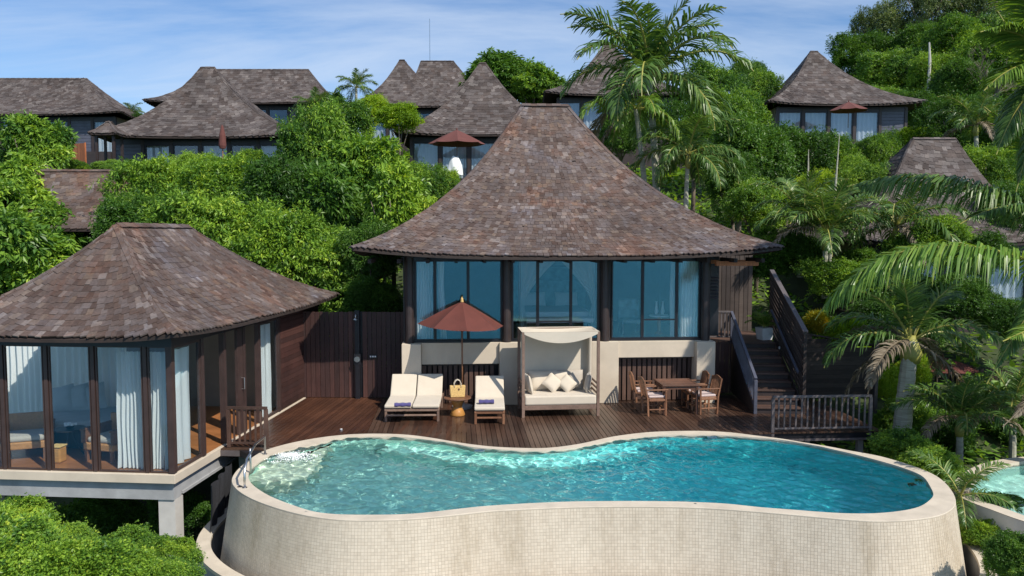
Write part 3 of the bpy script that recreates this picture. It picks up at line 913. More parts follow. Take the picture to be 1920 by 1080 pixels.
def make_roof(parent, faces, P, z_r, z_e, up, ex, wd, mat, singles=0, cap=True, name='roof', capmat=None, th=0.02):
    """faces: (ridgeA, ridgeB, eaveA, eaveB) seen from outside, A on the left. Base sheet, shingles laid in courses, ridge caps."""
    mb = MB()
    for f in faces:
        fn = roof_face(f, P, z_r, z_e, up)
        mb.grid(lambda s, u: fn(s, u) - Vector((0, 0, 0.02)), 14, 16)
        mb.grid(lambda s, u: fn(1 - s, u) - Vector((0, 0, 0.08)), 14, 16)
        mb.grid(lambda s, u: fn(s, 1) - Vector((0, 0, 0.02 + 0.06 * u)), 14, 1)
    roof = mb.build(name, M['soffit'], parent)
    mats_ = []
    pm = parent.matrix_world if parent else Matrix()
    W = Matrix.Translation(parent.location) @ Matrix.Rotation(parent.rotation_euler.z, 4, 'Z')
    for f in faces:
        fn = roof_face(f, P, z_r, z_e, up)
        us = np.linspace(0, 1, 60)
        pts = [fn(0.5, u) for u in us]
        L = np.concatenate([[0], np.cumsum([(pts[i + 1] - pts[i]).length for i in range(59)])])
        nr = max(3, int(L[-1] / ex))
        for r in range(nr):
            u = float(np.interp(L[-1] * (r + 1) / nr, L, us))
            u0 = max(0.0, float(np.interp(L[-1] * (r - 0.35) / nr, L, us)))
            width = (fn(1, u) - fn(0, u)).length
            if width < wd * 0.6: continue
            sx = -random.random() * wd * 0.9
            while sx < width:
                w_ = wd * random.uniform(0.68, 1.35)
                s0, s1 = max(0, sx / width), min(1, (sx + w_) / width)
                sx += w_
                if (s1 - s0) * width < wd * 0.2: continue
                sm = (s0 + s1) / 2
                dj = random.gauss(0, 0.012)
                a = fn(sm, min(1.0, u + dj * 0.3)); b = fn(sm, u0)
                e = fn(s1, u) - fn(s0, u)
                d = a - b
                ln = d.length
                yv = d.normalized(); xv = e.normalized()
                zv = xv.cross(yv); 
                if zv.z < 0: zv = -zv
                zv.normalize(); xv = yv.cross(zv) if yv.cross(zv).dot(xv) > 0 else -yv.cross(zv)
                # lower edge lifted over the course below
                tilt = random.gauss(0.05, 0.012)
                c = (a + b) / 2 + zv * (0.004 + ln * tilt * 0.5 + th / 2) + yv * random.gauss(0, 0.006)
                y2 = (yv + zv * tilt).normalized(); z2 = xv.cross(y2); z2 = z2 if z2.z > 0 else -z2
                wv = (s1 - s0) * width - 0.008 * random.uniform(0.5, 1.6)
                m = Matrix(((xv.x * wv, y2.x * ln, z2.x * th, c.x), (xv.y * wv, y2.y * ln, z2.y * th, c.y), (xv.z * wv, y2.z * ln, z2.z * th, c.z), (0, 0, 0, 1)))
                wc = W @ c
                toc = Vector((0, 0, CAM_H)) - wc
                zw = W.to_3x3() @ z2
                d_ = toc.length
                size = wv * ln * max(0, zw.dot(toc) / d_) / d_ ** 2
                pr_x = 960 + 1500 * wc.x / max(wc.y, 1)
                if pr_x < 0 or pr_x > 1920: size = 0
                mats_.append((size, m))
    if cap:
        edges = set()
        k = 0
        for f in faces:
            fn = roof_face(f, P, z_r, z_e, up)
            us = np.linspace(0, 1, int(7 / ex) if True else 30)
            for i in range(len(us) - 1):
                a, b = fn(0, us[i]), fn(0, us[i + 1])
                d = (b - a)
                if d.length < 1e-4: continue
                yv = d.normalized(); xv = yv.cross(Vector((0, 0, 1))).normalized(); zv = xv.cross(yv)
                c = (a + b) / 2 + zv * 0.026
                w0 = 0.15
                for sgn in (1, -1):
                    x3 = (xv * sgn - Vector((0, 0, 0.45))).normalized(); z3 = x3.cross(yv) * -sgn
                    if z3.z < 0: z3 = -z3
                    cc = c + x3 * w0 * 0.3
                    ln = d.length * 1.25
                    m = Matrix(((x3.x * w0 * .62, yv.x * ln, z3.x * th, cc.x), (x3.y * w0 * .62, yv.y * ln, z3.y * th, cc.y), (x3.z * w0 * .62, yv.z * ln, z3.z * th, cc.z), (0, 0, 0, 1)))
                    mats_.append((0, m))
        f = faces[0]
        ra, rb = Vector((*f[0], z_r)), Vector((*f[1], z_r))
        for q in faces:
            if np.linalg.norm(np.array(q[0]) - np.array(q[1])) > 0.1:
                ra, rb = Vector((*q[0], z_r)), Vector((*q[1], z_r))
        n = max(1, int((rb - ra).length / 0.2))
        for i in range(n):
            a, b = ra.lerp(rb, i / n), ra.lerp(rb, (i + 1) / n)
            if (b - a).length < 1e-3: continue
            yv = (b - a).normalized(); xv = yv.cross(Vector((0, 0, 1)))
            for sgn in (1, -1):
                x3 = (xv * sgn - Vector((0, 0, 0.7))).normalized(); z3 = x3.cross(yv); z3 = z3 if z3.z > 0 else -z3
                cc = a.lerp(b, 0.5) + x3 * 0.06 + Vector((0, 0, 0.05 + 0.008 * (i % 2)))
                ln = (b - a).length * 1.2
                m = Matrix(((x3.x * .15, yv.x * ln, z3.x * th, cc.x), (x3.y * .15, yv.y * ln, z3.y * th, cc.y), (x3.z * .15, yv.z * ln, z3.z * th, cc.z), (0, 0, 0, 1)))
                mats_.append((0, m))
    order = sorted(range(len(mats_)), key=lambda i: -mats_[i][0])
    single = order[:singles]; rest = order[singles:]
    for i in single:
        piece('shingle', mat, mats_[i][1], roof)
    bx = np.array(BOXV + []); bx = np.c_[bx, np.ones(8)]
    A = np.array([np.array(mats_[i][1]) for i in rest])
    vv = np.einsum('nij,kj->nki', A, bx)[:, :, :3].reshape(-1, 3)
    ff = (np.arange(len(rest))[:, None, None] * 8 + np.array(BOXF)[None]).reshape(-1, 4)
    # the face that lies on the roof is never seen
    ff = ff.reshape(-1, 6, 4)[:, 1:].reshape(-1, 4)
    tv = np.repeat(RNG.random(len(rest)), 8)
    o = bpy.data.objects.new('shingles' if singles else 'shingles', np_mesh('shingles', vv, ff, tv, [mat]))
    link(o, roof); tag(o, kind='stuff')
    return roof
def hip_faces(fl, fr, br, bl, r0, r1, axis='x'):
    """r0-r1 ridge: along x (left, right) or along y (front, back)"""
    if axis == 'x':
        return [(r0, r1, fl, fr), (r1, r1, fr, br), (r1, r0, br, bl), (r0, r0, bl, fl)]
    return [(r0, r0, fl, fr), (r0, r1, fr, br), (r1, r1, br, bl), (r1, r0, bl, fl)]

# ------------------------------------------------------------------ curtains
def curtain(w, h, name_label, loc, rz, folds=7, amp=0.04, taper=0.0, sway=0.0, group=None, seed=0):
    rg = random.Random(seed)
    ph = rg.uniform(0, 6)
    mb = MB()
    def fn(s, t):
        k = 1 - taper * (1 - t) * (1 - t)
        x = (s - 0.5) * w * k + sway * (1 - t) ** 2 + 0.01 * math.sin(9 * t + 5 * s)
        y = amp * math.sin(s * folds * 2 * math.pi + ph + 0.6 * math.sin(3 * t)) * (0.7 + 0.5 * (1 - t)) + amp * 0.4 * math.sin(s * folds * 5.1 + ph)
        return Vector((x, y, t * h))
    mb.grid(fn, folds * 10, 14)
    o = mb.build('curtain', M['curtain'], smooth=True, label=name_label, cat='curtain', group=group)
    o.location = loc; o.rotation_euler = (0, 0, rz)
    return o
def wframe(parent, Mx, x0, x1, z0, z1, y, mat, glass, fw=0.05, name='window', transom=None, depth=0.08):
    """framed window in a facade at local y, with its pane as a child"""
    mb = MB()
    mb.box(x0, x0 + fw, y - depth / 2, y + depth / 2, z0, z1); mb.box(x1 - fw, x1, y - depth / 2, y + depth / 2, z0, z1)
    mb.box(x0 + fw, x1 - fw, y - depth / 2, y + depth / 2, z0, z0 + fw); mb.box(x0 + fw, x1 - fw, y - depth / 2, y + depth / 2, z1 - fw, z1)
    if transom: mb.box(x0 + fw, x1 - fw, y - depth / 2 + .005, y + depth / 2 - .005, transom - fw / 2, transom + fw / 2)
    w = mb.build(name, mat, parent)
    zs = [z0 + fw, z1 - fw] if not transom else [z0 + fw, transom - fw / 2, transom + fw / 2, z1 - fw]
    for k in range(0, len(zs), 2):
        mb = MB(); mb.box(x0 + fw + .002, x1 - fw - .002, y - 0.004, y + 0.004, zs[k] + .002, zs[k + 1] - .002)
        mb.build('pane', glass, w)
    return w
# ------------------------------------------------------------------ main villa
villa = thing('villa', 'main villa with tall curved shingle roof and blue windows above cream walls', 'villa', HO, HA)
Z_S = 1.62                                   # sill level, also the bedroom floor
EZ = 3.86
xe0, xe1 = -5.15, 5.5
rf = hip_faces((xe0, -1.05), (xe1, -1.05), (xe1, 9.6), (xe0, 9.6), (-0.58, 4.3), (0.82, 4.3))
make_roof(villa, rf, PROF, 8.36, EZ, 0.24, 0.152, 0.12, M['shingle'], singles=300, th=0.026)
cols = [hx(768, 0), hx(950, 0), hx(1134, 0), hx(1322, 0)]
# plinth of cream render with two recesses
pl = MB()
L0, L1 = hx(753, -0.25), hx(1341, -0.25)
fz_l, fz_r = hzl(681, 0.0), hzl(672, 0.0)
a0, a1 = hx(790, 0), hx(936, 0)
b0, b1 = hx(1159, 0), hx(1301, 0)
pl.box(L0, a0, -0.28, 0.6, 0, Z_S)
pl.box(a1, b0 - 1.9, -0.12, 0.6, 0, Z_S + .001)
pl.box(b0 - 1.9, b0, -0.10, 0.6, 0, Z_S)
pl.box(b1, L1, -0.28, 0.6, 0, Z_S)
pl.box(a0, a1, -0.02, 0.58, fz_l, Z_S - .002)
pl.box(b0, b1, -0.04, 0.58, fz_r, Z_S - .002)
pl.build('plinth_wall', M['cream'], villa, bevel=0.01)
mb = MB(); mb.box(a0, a1, 0.5, 0.56, 0, fz_l); mb.build('recess_back', M['black'], villa)
mb = MB(); mb.box(b0, b1, 0.5, 0.56, 0, fz_r); mb.build('recess_back', M['black'], villa)
for (u0, u1, zt) in ((a0, a1, fz_l), (b0, b1, fz_r)):
    x = u0 + 0.02
    while x < u1 - 0.1:
        board('slat', M['slat'], villa, x, x + 0.095, 0.16, 0.2, 0.02, zt - 0.06)
        x += 0.135
    mb = MB(); mb.box(u0 + .002, u1 - .002, 0.15, 0.24, zt - 0.06, zt - .003); mb.build('recess_rail', M['post'], villa)
# body walls
mb = MB()
mb.box(cols[0] - .12, cols[0] - .02, 0.25, 8.4, -0.4, EZ); mb.box(cols[3] + .02, cols[3] + .12, 0.25, 8.4, -0.4, EZ)
mb.box(cols[0] - .02, cols[3] + .02, 4.9, 5.02, Z_S, EZ + .2)
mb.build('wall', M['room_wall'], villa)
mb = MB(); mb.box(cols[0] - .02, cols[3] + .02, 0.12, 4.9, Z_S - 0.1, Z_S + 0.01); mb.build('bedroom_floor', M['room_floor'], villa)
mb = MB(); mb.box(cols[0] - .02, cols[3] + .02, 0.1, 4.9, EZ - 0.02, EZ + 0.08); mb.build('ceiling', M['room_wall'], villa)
for k, c in enumerate(cols):
    mb = MB()
    r = 0.115
    mb.lathe([(r, Z_S + 0.0), (r, EZ - 0.02)], (c, 0.02 if k in (1, 2) else 0.0, 0), 14)
    mb.box(c - 0.16, c + 0.16, 0.11, 0.22, Z_S, EZ)
    mb.build('column', M['post'], villa, smooth=False)
mb = MB(); mb.box(cols[0] - .2, cols[3] + .2, 0.05, 0.25, 3.743, EZ - .03); mb.box(cols[0], cols[3], 0.04, 0.22, Z_S, Z_S + 0.04)
mb.build('head_beam', M['black'], villa)
# windows: nine lights between the columns
mull = [[hx(779, .1), hx(816, .1), hx(878, .1), hx(941, .1)], [hx(960, .1), hx(1008, .1), hx(1070, .1), hx(1122, .1)], [hx(1146, .1), hx(1204, .1), hx(1268, .1), hx(1312, .1)]]
for bi, ml in enumerate(mull):
    for k in range(3):
        tr = None
        if bi == 1 and k == 1: tr = hzl(603, .1)
        if bi == 2 and k == 1: tr = hzl(601, .1)
        wframe(villa, HM, ml[k] + .003, ml[k + 1] - .003, Z_S + 0.045, 3.74, 0.13, M['black'], M['glass'], 0.034, transom=tr)
# eave brackets, purlins and the red side beam
for k in range(15):
    x = xe0 + 0.4 + k * (xe1 - xe0 - 0.8) / 14
    board('rafter', M['soffit'], villa, x - 0.04, x + 0.04, -0.85, 0.3, EZ - 0.16, EZ - 0.06)
mb = MB(); mb.box(hx(1338, -.3), xe1 - 0.35, -0.42, -0.30, EZ - 0.26, EZ - 0.14); mb.box(hx(1338, -.3), xe1 - 0.35, 0.5, 0.6, EZ - 0.24, EZ - 0.14)
mb.build('side_beam', M['orange'], villa)
# side service wall with louvres right of the last window
mb = MB(); mb.box(cols[3] + 0.15, cols[3] + 0.65, 0.9, 1.0, Z_S, EZ); mb.build('side_wall', M['black'], villa)
for k in range(7):
    z = hzl(545, .8) - k * 0.09 + 0.3
    board('louvre', M['ledge'], villa, cols[3] + 0.2, cols[3] + 0.6, 0.80, 0.86, z, z + 0.035, rx=0.5)
mb = MB(); mb.box(cols[3] + .15, 6.75, 4.4, 4.5, 0, EZ + .05); mb.build('added_dark_wall', M['black'], villa)  # black wall added behind the landing to stand for its deep shade
x = cols[3] + .16
while x < 6.7:
    board('cladding_board', M['screen'], villa, x, x + .13, 4.36 + random.uniform(-.004, .004), 4.398, .3, EZ + .04); x += .145  # dark boards facing the wall added for the shade
# room contents
HW = lambda x, y, z=0: HM @ Vector((x, y, z))
cw = hx(1040, 2.8)
bed = thing('bed', 'wide bed with white sheets seen through the middle window of the main villa', 'bed', HW(cw, 3.2, Z_S + .012), HA)
mb = MB(); mb.box(-1.0, 1.0, -1.05, 1.0, 0, 0.32); mb.build('bed_base', M['teak_dark'], bed, bevel=0.02)
mb = MB(); mb.box(-0.97, 0.97, -1.02, 0.97, 0.322, 0.56); mb.build('mattress', M['white_cloth'], bed, bevel=0.05)
mb = MB(); mb.box(-1.15, 1.15, 1.02, 1.1, 0, 1.35); mb.build('headboard', M['picture'], bed, bevel=0.02)
for sx in (-1, 1):
    for sy in (-1.1, 1.12):
        mb = MB(); mb.box(sx * 1.1 - .035, sx * 1.1 + .035, sy - .035, sy + .035, 0, 2.1); mb.build('bed_post', M['teak_dark'], bed)
def drape(x0, sgn, lab, y=2.05):
    mb = MB()
    def fn(s, t):
        # gathered at one third of the height, spread at the top towards the middle
        zz = 2.05 * t
        if t > 0.35: k = (t - 0.35) / 0.65; wdt = 0.12 + 0.95 * k ** 1.5
        else: wdt = 0.12 + 0.25 * (0.35 - t) / 0.35
        return Vector((-sgn * s * wdt, 0.03 * math.sin(s * 26), zz))
    mb.grid(fn, 30, 16)
    o = mb.build('bed_drape', M['curtain'], smooth=True, label=lab, cat='bed drape', group='drapes tied around the bed')
    o.location = HW(x0, y, Z_S + .02); o.rotation_euler = (0, 0, HA)
drape(cw - 1.1, -1, 'white drape tied back on the left side of the canopy bed')
drape(cw + 1.1, 1, 'white drape tied back on the right side of the canopy bed')
for k, (dx, lab) in enumerate(((-0.5, 'pale pillow on the left half of the bed behind the window'), (0.5, 'pale pillow on the right half of the bed behind the window'))):
    mb = MB(); mb.pillow(Matrix.Rotation(math.radians(65), 4, 'X'), 0.7, 0.45, 0.16)
    o = mb.build('bed_pillow', M['white_cloth'], smooth=True, label=lab, cat='pillow', group='pillows on the villa bed')
    o.location = HW(cw + dx, 3.95, Z_S + 0.80); o.rotation_euler = (0, 0, HA)
t = thing('bench', 'low pale bench at the foot of the bed in the main villa', 'bench', HW(cw, 1.75, Z_S + .012), HA)
mb = MB(); mb.box(-0.95, 0.95, -0.22, 0.22, 0.3, 0.44); mb.build('seat', M['white_cloth'], t, bevel=0.03)
for sx in (-.85, .85):
    mb = MB(); mb.box(sx - .04, sx + .04, -.18, .18, 0, .3); mb.build('leg', M['teak_dark'], t)
cxx = hx(1180, 1.6)
t = thing('armchair', 'dark armchair with a white towel behind the right windows of the main villa', 'armchair', HW(cxx, 1.5, Z_S + .012), HA)
mb = MB(); mb.box(-.3, .3, -.3, .3, .3, .42); mb.build('seat', M['picture'], t, bevel=.03)
mb = MB(); mb.box(-.3, .3, .24, .32, .42, .95); mb.build('backrest', M['picture'], t, bevel=.03)
for sx in (-.26, .26):
    for sy in (-.26, .26):
        mb = MB(); mb.box(sx - .025, sx + .025, sy - .025, sy + .025, 0, .3); mb.build('leg', M['teak_dark'], t)
cxx = hx(1237, 1.2)
t = thing('side_table', 'small round table with white vases behind the rightmost wide window', 'table', HW(cxx, 1.3, Z_S + .012), HA)
mb = MB(); mb.lathe([(.28, .5), (.28, .53)], n=20); mb.build('table_top', M['white'], t)
mb = MB(); mb.lathe([(.14, 0), (.05, .1), (.05, .498)], n=12); mb.build('pedestal', M['cane'], t)
for dx, lab in ((-.08, 'tall white vase on the left of the small round table'), (.1, 'tall white vase on the right of the small round table')):
    mb = MB(); mb.lathe([(.03, 0), (.055, .1), (.03, .25), (.02, .36), (.035, .38)], n=12)
    o = mb.build('vase', M['white'], smooth=True, label=lab, cat='vase', group='white vases in the villa window')
    o.location = HW(cxx + dx, 1.3, Z_S + .545)
t = thing('picture', 'wide teal picture on the back wall above the villa bed', 'picture', HW(cw, 4.87, Z_S + 1.5), HA)
mb = MB(); mb.box(-.9, .9, -.02, .02, -.25, .25); mb.build('canvas', M['picture'], t)
mb = MB(); mb.box(-.95, .95, -.03, -.0, .25, .3); mb.box(-.95, .95, -.03, 0, -.3, -.25); mb.build('frame', M['black'], t)
# curtains behind the villa glass
hgt_c = 2.1
for k, (px0, px1, lab, fo) in enumerate(((778, 812, 'wide sheer curtain filling the leftmost villa window beside the fence', 6), (820, 833, 'thin gathered curtain left of the second villa window from the left', 3),
                                      (1254, 1263, 'thin gathered curtain right of the villa window with the low transom', 2), (1273, 1309, 'wide sheer curtain filling the rightmost villa window beside the stairs', 6))):
    xa, xb = hx(px0, .3), hx(px1, .3)
    curtain(xb - xa, hgt_c, lab, HW((xa + xb) / 2, 0.24, Z_S + .03), HA, fo, 0.035, seed=k, sway=0.08 if k == 1 else 0)

# ------------------------------------------------------------------ left pavilion
pav = thing('pavilion', 'glass walled pavilion with a brown shingle hip roof raised beside the pool on the left', 'pavilion', PCOR, PA_)
PEZ = 2.56
OX, OF = 0.42, 0.52        # overhang right and front
WD = 2 * 2.55 - 0
cfr = (OX, -OF); cfl = (OX - 4.9, -OF); cbr = (OX, -OF + 9.35); cbl = (OX - 4.9, -OF + 9.35)
pr0 = (OX - 2.45, -OF + 2.35); pr1 = (OX - 2.45, -OF + 5.35)
make_roof(pav, hip_faces(cfl, cfr, cbr, cbl, pr0, pr1, 'y'), PROF_PAV, 4.58, PEZ, 0.12, 0.16, 0.145, M['shingle'], singles=300, th=0.026)
ppx = lambda px, ly=0: hx(px, ly, PM)
posts = [ppx(-95), ppx(2), ppx(85), ppx(173), ppx(271), 0.0]
zt = PEZ - 0.08
mb = MB(); mb.box(-4.4, 0.06, -0.06, 0.04, zt - 0.12, zt + .1); mb.box(-0.05, 0.05, 0.04, 8.3, zt - 0.12, zt + .1); mb.build('head_beam', M['black'], pav)
for x in posts:
    mb = MB(); w_ = 0.036 if x != 0 else 0.055
    mb.box(x - w_, x + w_, -w_, w_, 0.02, zt - .121); mb.build('post', M['pav_post'], pav)
for a, b in zip(posts[:-1], posts[1:]):
    wframe(pav, PM, a + .058, b - .058, 0.02, zt - .125, 0.0, M['pav_post'], M['glass_pav'], 0.02, depth=0.05)
def ly_at(px, lx=0.0):
    r = ray(px, 700); i = PMI
    o = i @ Vector((0, 0, CAM_H)); d = i.to_3x3() @ r
    return (o + d * ((lx - o.x) / d.x)).y
sp = [ly_at(p) for p in (376, 418, 455, 484, 521)]
for k, y in enumerate(sp):
    mb = MB(); mb.box(-.055, .055, y - .055, y + .055, 0.02, zt - .121); mb.build('post', M['pav_post'], pav)
# panes along the side: first and fourth bays glazed, the middle stands open
def side_window(y0, y1, gl=True):
    mb = MB()
    for yy in (y0, y1 - .04): mb.box(-.025, .025, yy, yy + .04, .02, zt - .125)
    mb.box(-.025, .025, y0 + .04, y1 - .04, .02, .07); mb.box(-.025, .025, y0 + .04, y1 - .04, zt - .17, zt - .125)
    w = mb.build('window', M['pav_post'], pav)
    mb = MB(); mb.box(-.004, .004, y0 + .042, y1 - .042, .072, zt - .172); mb.build('pane', M['glass_pav'], w)
side_window(.08, sp[0] - .057); side_window(sp[3] + .057, sp[4] - .057)
mb = MB(); mb.box(-.03, .03, sp[2] - .32, sp[2] - .06, .02, zt - .13); mb.build('door', M['pav_post'], pav)
mb = MB(); mb.tube([(.03, sp[2] - .12, 1.0), (.09, sp[2] - .12, 1.0), (.09, sp[2] - .12, 1.25), (.03, sp[2] - .12, 1.25)], .012, 8); mb.build('door_handle', M['steel'], pav)
# floor slab, fascia, beams, columns
mb = MB(); mb.box(-4.5, 0.08, -0.10, 8.6, -0.165, 0.0); mb.build('floor_edge', M['cream'], pav, bevel=.006)
mb = MB(); mb.box(-4.4, -0.0, 0.0, 8.4, 0.004, 0.014); mb.build('timber_floor', M['room_floor'], pav)
mb = MB(); mb.box(-4.5, 0.0, 0.0, 0.28, -0.50, -0.168); mb.box(-0.26, 0.0, 0.28, 8.4, -0.42, -0.168); mb.box(-4.5, -.26, 3.6, 3.85, -0.5, -.168)
mb.box(-0.30, 0.03, 0.3, 3.2, -0.47, -0.42)
mb.build('concrete_beam', M['concrete'], pav)
for (x, y) in ((-0.30, 0.03), (-3.9, 0.05), (-0.28, 3.5)):
    mb = MB(); mb.box(x - .02 , x + .30, y, y + .30, -3.9, -0.503 if y < 1 else -.425); mb.build('support_column', M['beam_pale'], pav)
# back and left walls of the room
mb = MB(); mb.box(-4.3, -0.06, 5.6, 5.7, 0.015, zt); mb.build('wall', M['room_wall'], pav)
mb = MB(); mb.box(-.06, .03, sp[4] + .06, 8.3, 0.0, zt); mb.build('end_wall', M['slat'], pav)
yb = sp[4] + .1
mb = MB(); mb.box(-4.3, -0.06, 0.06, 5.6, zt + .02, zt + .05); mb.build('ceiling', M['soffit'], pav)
k = 0
z = 0.06
while z < zt - 0.1:
    board('cladding_board', M['fence'], pav, 0.032, 0.055, yb, 8.2, z, z + .118); z += .125
PW_ = lambda x, y, z=0: PM @ Vector((x, y, z))
# curtains of the pavilion
for k, (px0, px1, lab, ta, sw) in enumerate(((218, 266, 'white curtain hanging in the third pavilion window, left of the corner pair', -.12, 0), (276, 307, 'white curtain in the window at the pavilion corner, swept aside at its foot', .16, -.05),
                                           (301, 324, 'narrow cream backed curtain next to the corner post of the pavilion', .1, .03))):
    xa, xb = ppx(px0, .2), ppx(px1, .2)
    curtain(xb - xa, 2.2, lab, PW_((xa + xb) / 2, 0.2, .03), PA_, 6 if k == 0 else 4, 0.045, seed=10 + k, taper=ta, sway=sw, group=None)
ya, yb2 = .10, sp[0] - .10
curtain(yb2 - ya, 2.2, 'white curtain just round the pavilion corner, facing the pool', PW_(-.16, (ya + yb2) / 2, .03), PA_ + math.pi / 2, 3, 0.04, seed=21)
curtain(.5, 2.2, 'tall white curtain at the far end of the pavilion side, beside the deck', PW_(-.16, (sp[3] + sp[4]) / 2 + .05, .03), PA_ + math.pi / 2, 4, 0.04, seed=22)
curtain(.28, 2.2, 'narrow white curtain at the last post of the pavilion side, next to the boarded wall', PW_(-.12, sp[4] - .28, .03), PA_ + math.pi / 2, 3, 0.03, seed=25)
curtain(2.5, 2.2, 'sheer curtain along the back of the pavilion behind the pillows', PW_(ppx(140, 3.6), 3.6, .03), PA_, 14, 0.05, seed=23)
curtain(1.6, 2.2, 'sheer curtain in the far left window bay of the pavilion', PW_(ppx(30, 3.6), 3.55, .03), PA_, 11, 0.05, seed=24)
# daybed inside
db = thing('daybed', 'wide grey daybed inside the pavilion behind the left windows', 'daybed', PW_(ppx(165, 2.2), 2.2, .015), PA_ + 0.18)
mb = MB(); mb.box(-1.0, 1.0, -.75, .75, 0, .38); mb.build('bed_base', M['black'], db, bevel=.02)
mb = MB(); mb.box(-.98, .98, -.73, .73, .382, .56); mb.build('mattress', M['grey_linen'], db, bevel=.05)
for k, (dx, lab) in enumerate(((-.78, 'grey square pillow at the left end of the pavilion daybed'), (-.5, 'grey square pillow between two others on the pavilion daybed'), (-.2, 'grey square pillow nearest the window post on the pavilion daybed'))):
    mb = MB(); mb.pillow(Matrix.Rotation(math.radians(62), 4, 'X') @ Matrix.Rotation(.2, 4, 'Z'), .62, .62, .2)
    o = mb.build('pillow', M['grey_linen'], smooth=True, label=lab, cat='pillow', group='pillows on the pavilion daybed')
    q = db.matrix_basis @ Vector((0, 0, 0))
    o.location = (Matrix.Translation(db.location) @ Matrix.Rotation(PA_ + .18, 4, 'Z')) @ Vector((dx, .35 + .08 * k, .80)); o.rotation_euler = (0, 0, PA_ + .3)
def cane_chair(px, ly, lab, w_=.8, rz=0.5):
    t = thing('cane_armchair', lab, 'armchair', PW_(ppx(px, ly), ly, .015), PA_ + rz, group='cane armchairs in the pavilion')
    mb = MB(); mb.box(-w_ / 2, w_ / 2, -.38, .38, .22, .36); mb.build('seat', M['cane'], t, bevel=.02)
    mb = MB(); mb.box(-w_ / 2 + .06, w_ / 2 - .06, -.34, .3, .362, .47); mb.build('seat_cushion', M['cushion_grey'], t, bevel=.04)
    mb = MB(); mb.box(-w_ / 2, w_ / 2, .33, .40, .36, .8); mb.build('backrest', M['cane'], t, bevel=.02)
    for sx in (-1, 1):
        mb = MB(); mb.box(sx * w_ / 2 - .03, sx * w_ / 2 + .03, -.40, .34, .362, .60); mb.box(sx * w_ / 2 - .04, sx * w_ / 2 + .04, -.42, .36, .60, .64); mb.build('armrest', M['teak'], t, bevel=.01)
        for sy in (-.34, .34):
            mb = MB(); mb.box(sx * (w_ / 2 - .05) - .03, sx * (w_ / 2 - .05) + .03, sy - .03, sy + .03, 0, .22); mb.build('leg', M['teak'], t)
cane_chair(42, .85, 'cane armchair behind the leftmost full window of the pavilion', .85, 0.45)
cane_chair(205, .9, 'cane armchair behind the white curtain and window post of the pavilion', .7, -0.2)
t = thing('bamboo_stool', 'small pale bamboo stool on the pavilion floor right of the window post', 'stool', PW_(ppx(101, .5), .5, .015), PA_)
mb = MB(); mb.box(-.11, .11, -.11, .11, .0, .30); mb.build('stool_body', M['bamboo'], t, bevel=.03)
mb = MB(); mb.box(-.12, .12, -.12, .12, .302, .33); mb.build('seat', M['straw'], t, bevel=.01)
t = thing('side_table', 'small round black table with white flowers inside the pavilion', 'table', PW_(ppx(125, .95), .95, .015), PA_)
mb = MB(); mb.lathe([(.27, .52), (.28, .55)], n=22); mb.build('table_top', M['black'], t)
for k in range(3):
    a = k * 2.09 + .4
    mb = MB(); mb.tube([(.03 * math.cos(a), .03 * math.sin(a), .52), (.1 * math.cos(a), .1 * math.sin(a), .25), (.24 * math.cos(a), .24 * math.sin(a), 0)], .014, 8); mb.build('leg', M['black'], t)
mb = MB()
for k in range(10):
    a = k * 2.4; r = .02 + .011 * k * .6
    mb.lathe([(.002, .03), (.035, .02), (.03, -.015)], (r * math.cos(a) * 1.4, r * math.sin(a), .03 + random.uniform(0, .03)), 6)
o = mb.build('flower_posy', M['white'], label='posy of white flowers on the round black pavilion table', cat='flowers'); o.location = PW_(ppx(125, .95), .95, .60)
mb = MB(); mb.lathe([(.05, 0), (.08, .03), (.085, .045)], n=14)
o = mb.build('flower_bowl', M['black'], label='shallow dark bowl under the white flowers in the pavilion', cat='bowl'); o.location = PW_(ppx(125, .95), .95, .567)

# landing with railing beside the pavilion
lr = gz(430, 838)
lrl = PMI @ lr
land = thing('landing_railing', 'low brown wooden railing on the small landing between pavilion and pool', 'railing', lr, PA_ + math.radians(2))
rl = 1.03 * (500 - 430) / 1500 * lr.y
rh = .80
mb = MB(); mb.box(-.02, rl + .02, -.04, .04, rh, rh + .05); mb.build('top_rail', M['slat'], land)
mb = MB(); mb.box(.03, rl - .03, -.02, .02, .07, .11); mb.build('bottom_rail', M['slat'], land)
for x in (0, rl):
    mb = MB(); mb.box(x - .035, x + .035, -.035, .035, 0, rh - .002); mb.build('post', M['slat'], land)
for k in range(1, 7):
    x = rl * k / 7
    board('baluster', M['slat'], land, x - .018, x + .018, -.015, .015, .112, rh - .002)
lp = thing('landing', None, None, lr, PA_); lp['kind'] = 'structure'
mb = MB(); mb.box(.02 - .3, rl + .18, -.12, 1.9, -.16, -.045); mb.build('landing_slab', M['ledge'], lp)
for k in range(16):
    board('plank', M['deck'], lp, -.29, rl + .16, -.10 + k * .12, .008 + k * .12, -.042, -.012)
# net hanging in the gap under the landing
mb = MB()
na, nb = gz(432, 862, -.1), gz(398, 905, -.1)
def nf(s, t):
    p = na.lerp(nb, s)
    z = -0.15 - 2.0 * t
    return Vector((p.x - .35 * t * t + .04 * math.sin(s * 19 + t * 3), p.y - .1 * t + .05 * math.cos(s * 23), z))
mb.grid(nf, 30, 14)
mb.build('shade_net', M['net'], smooth=True, label='black shade net hanging in the gap between pavilion and pool', cat='net')

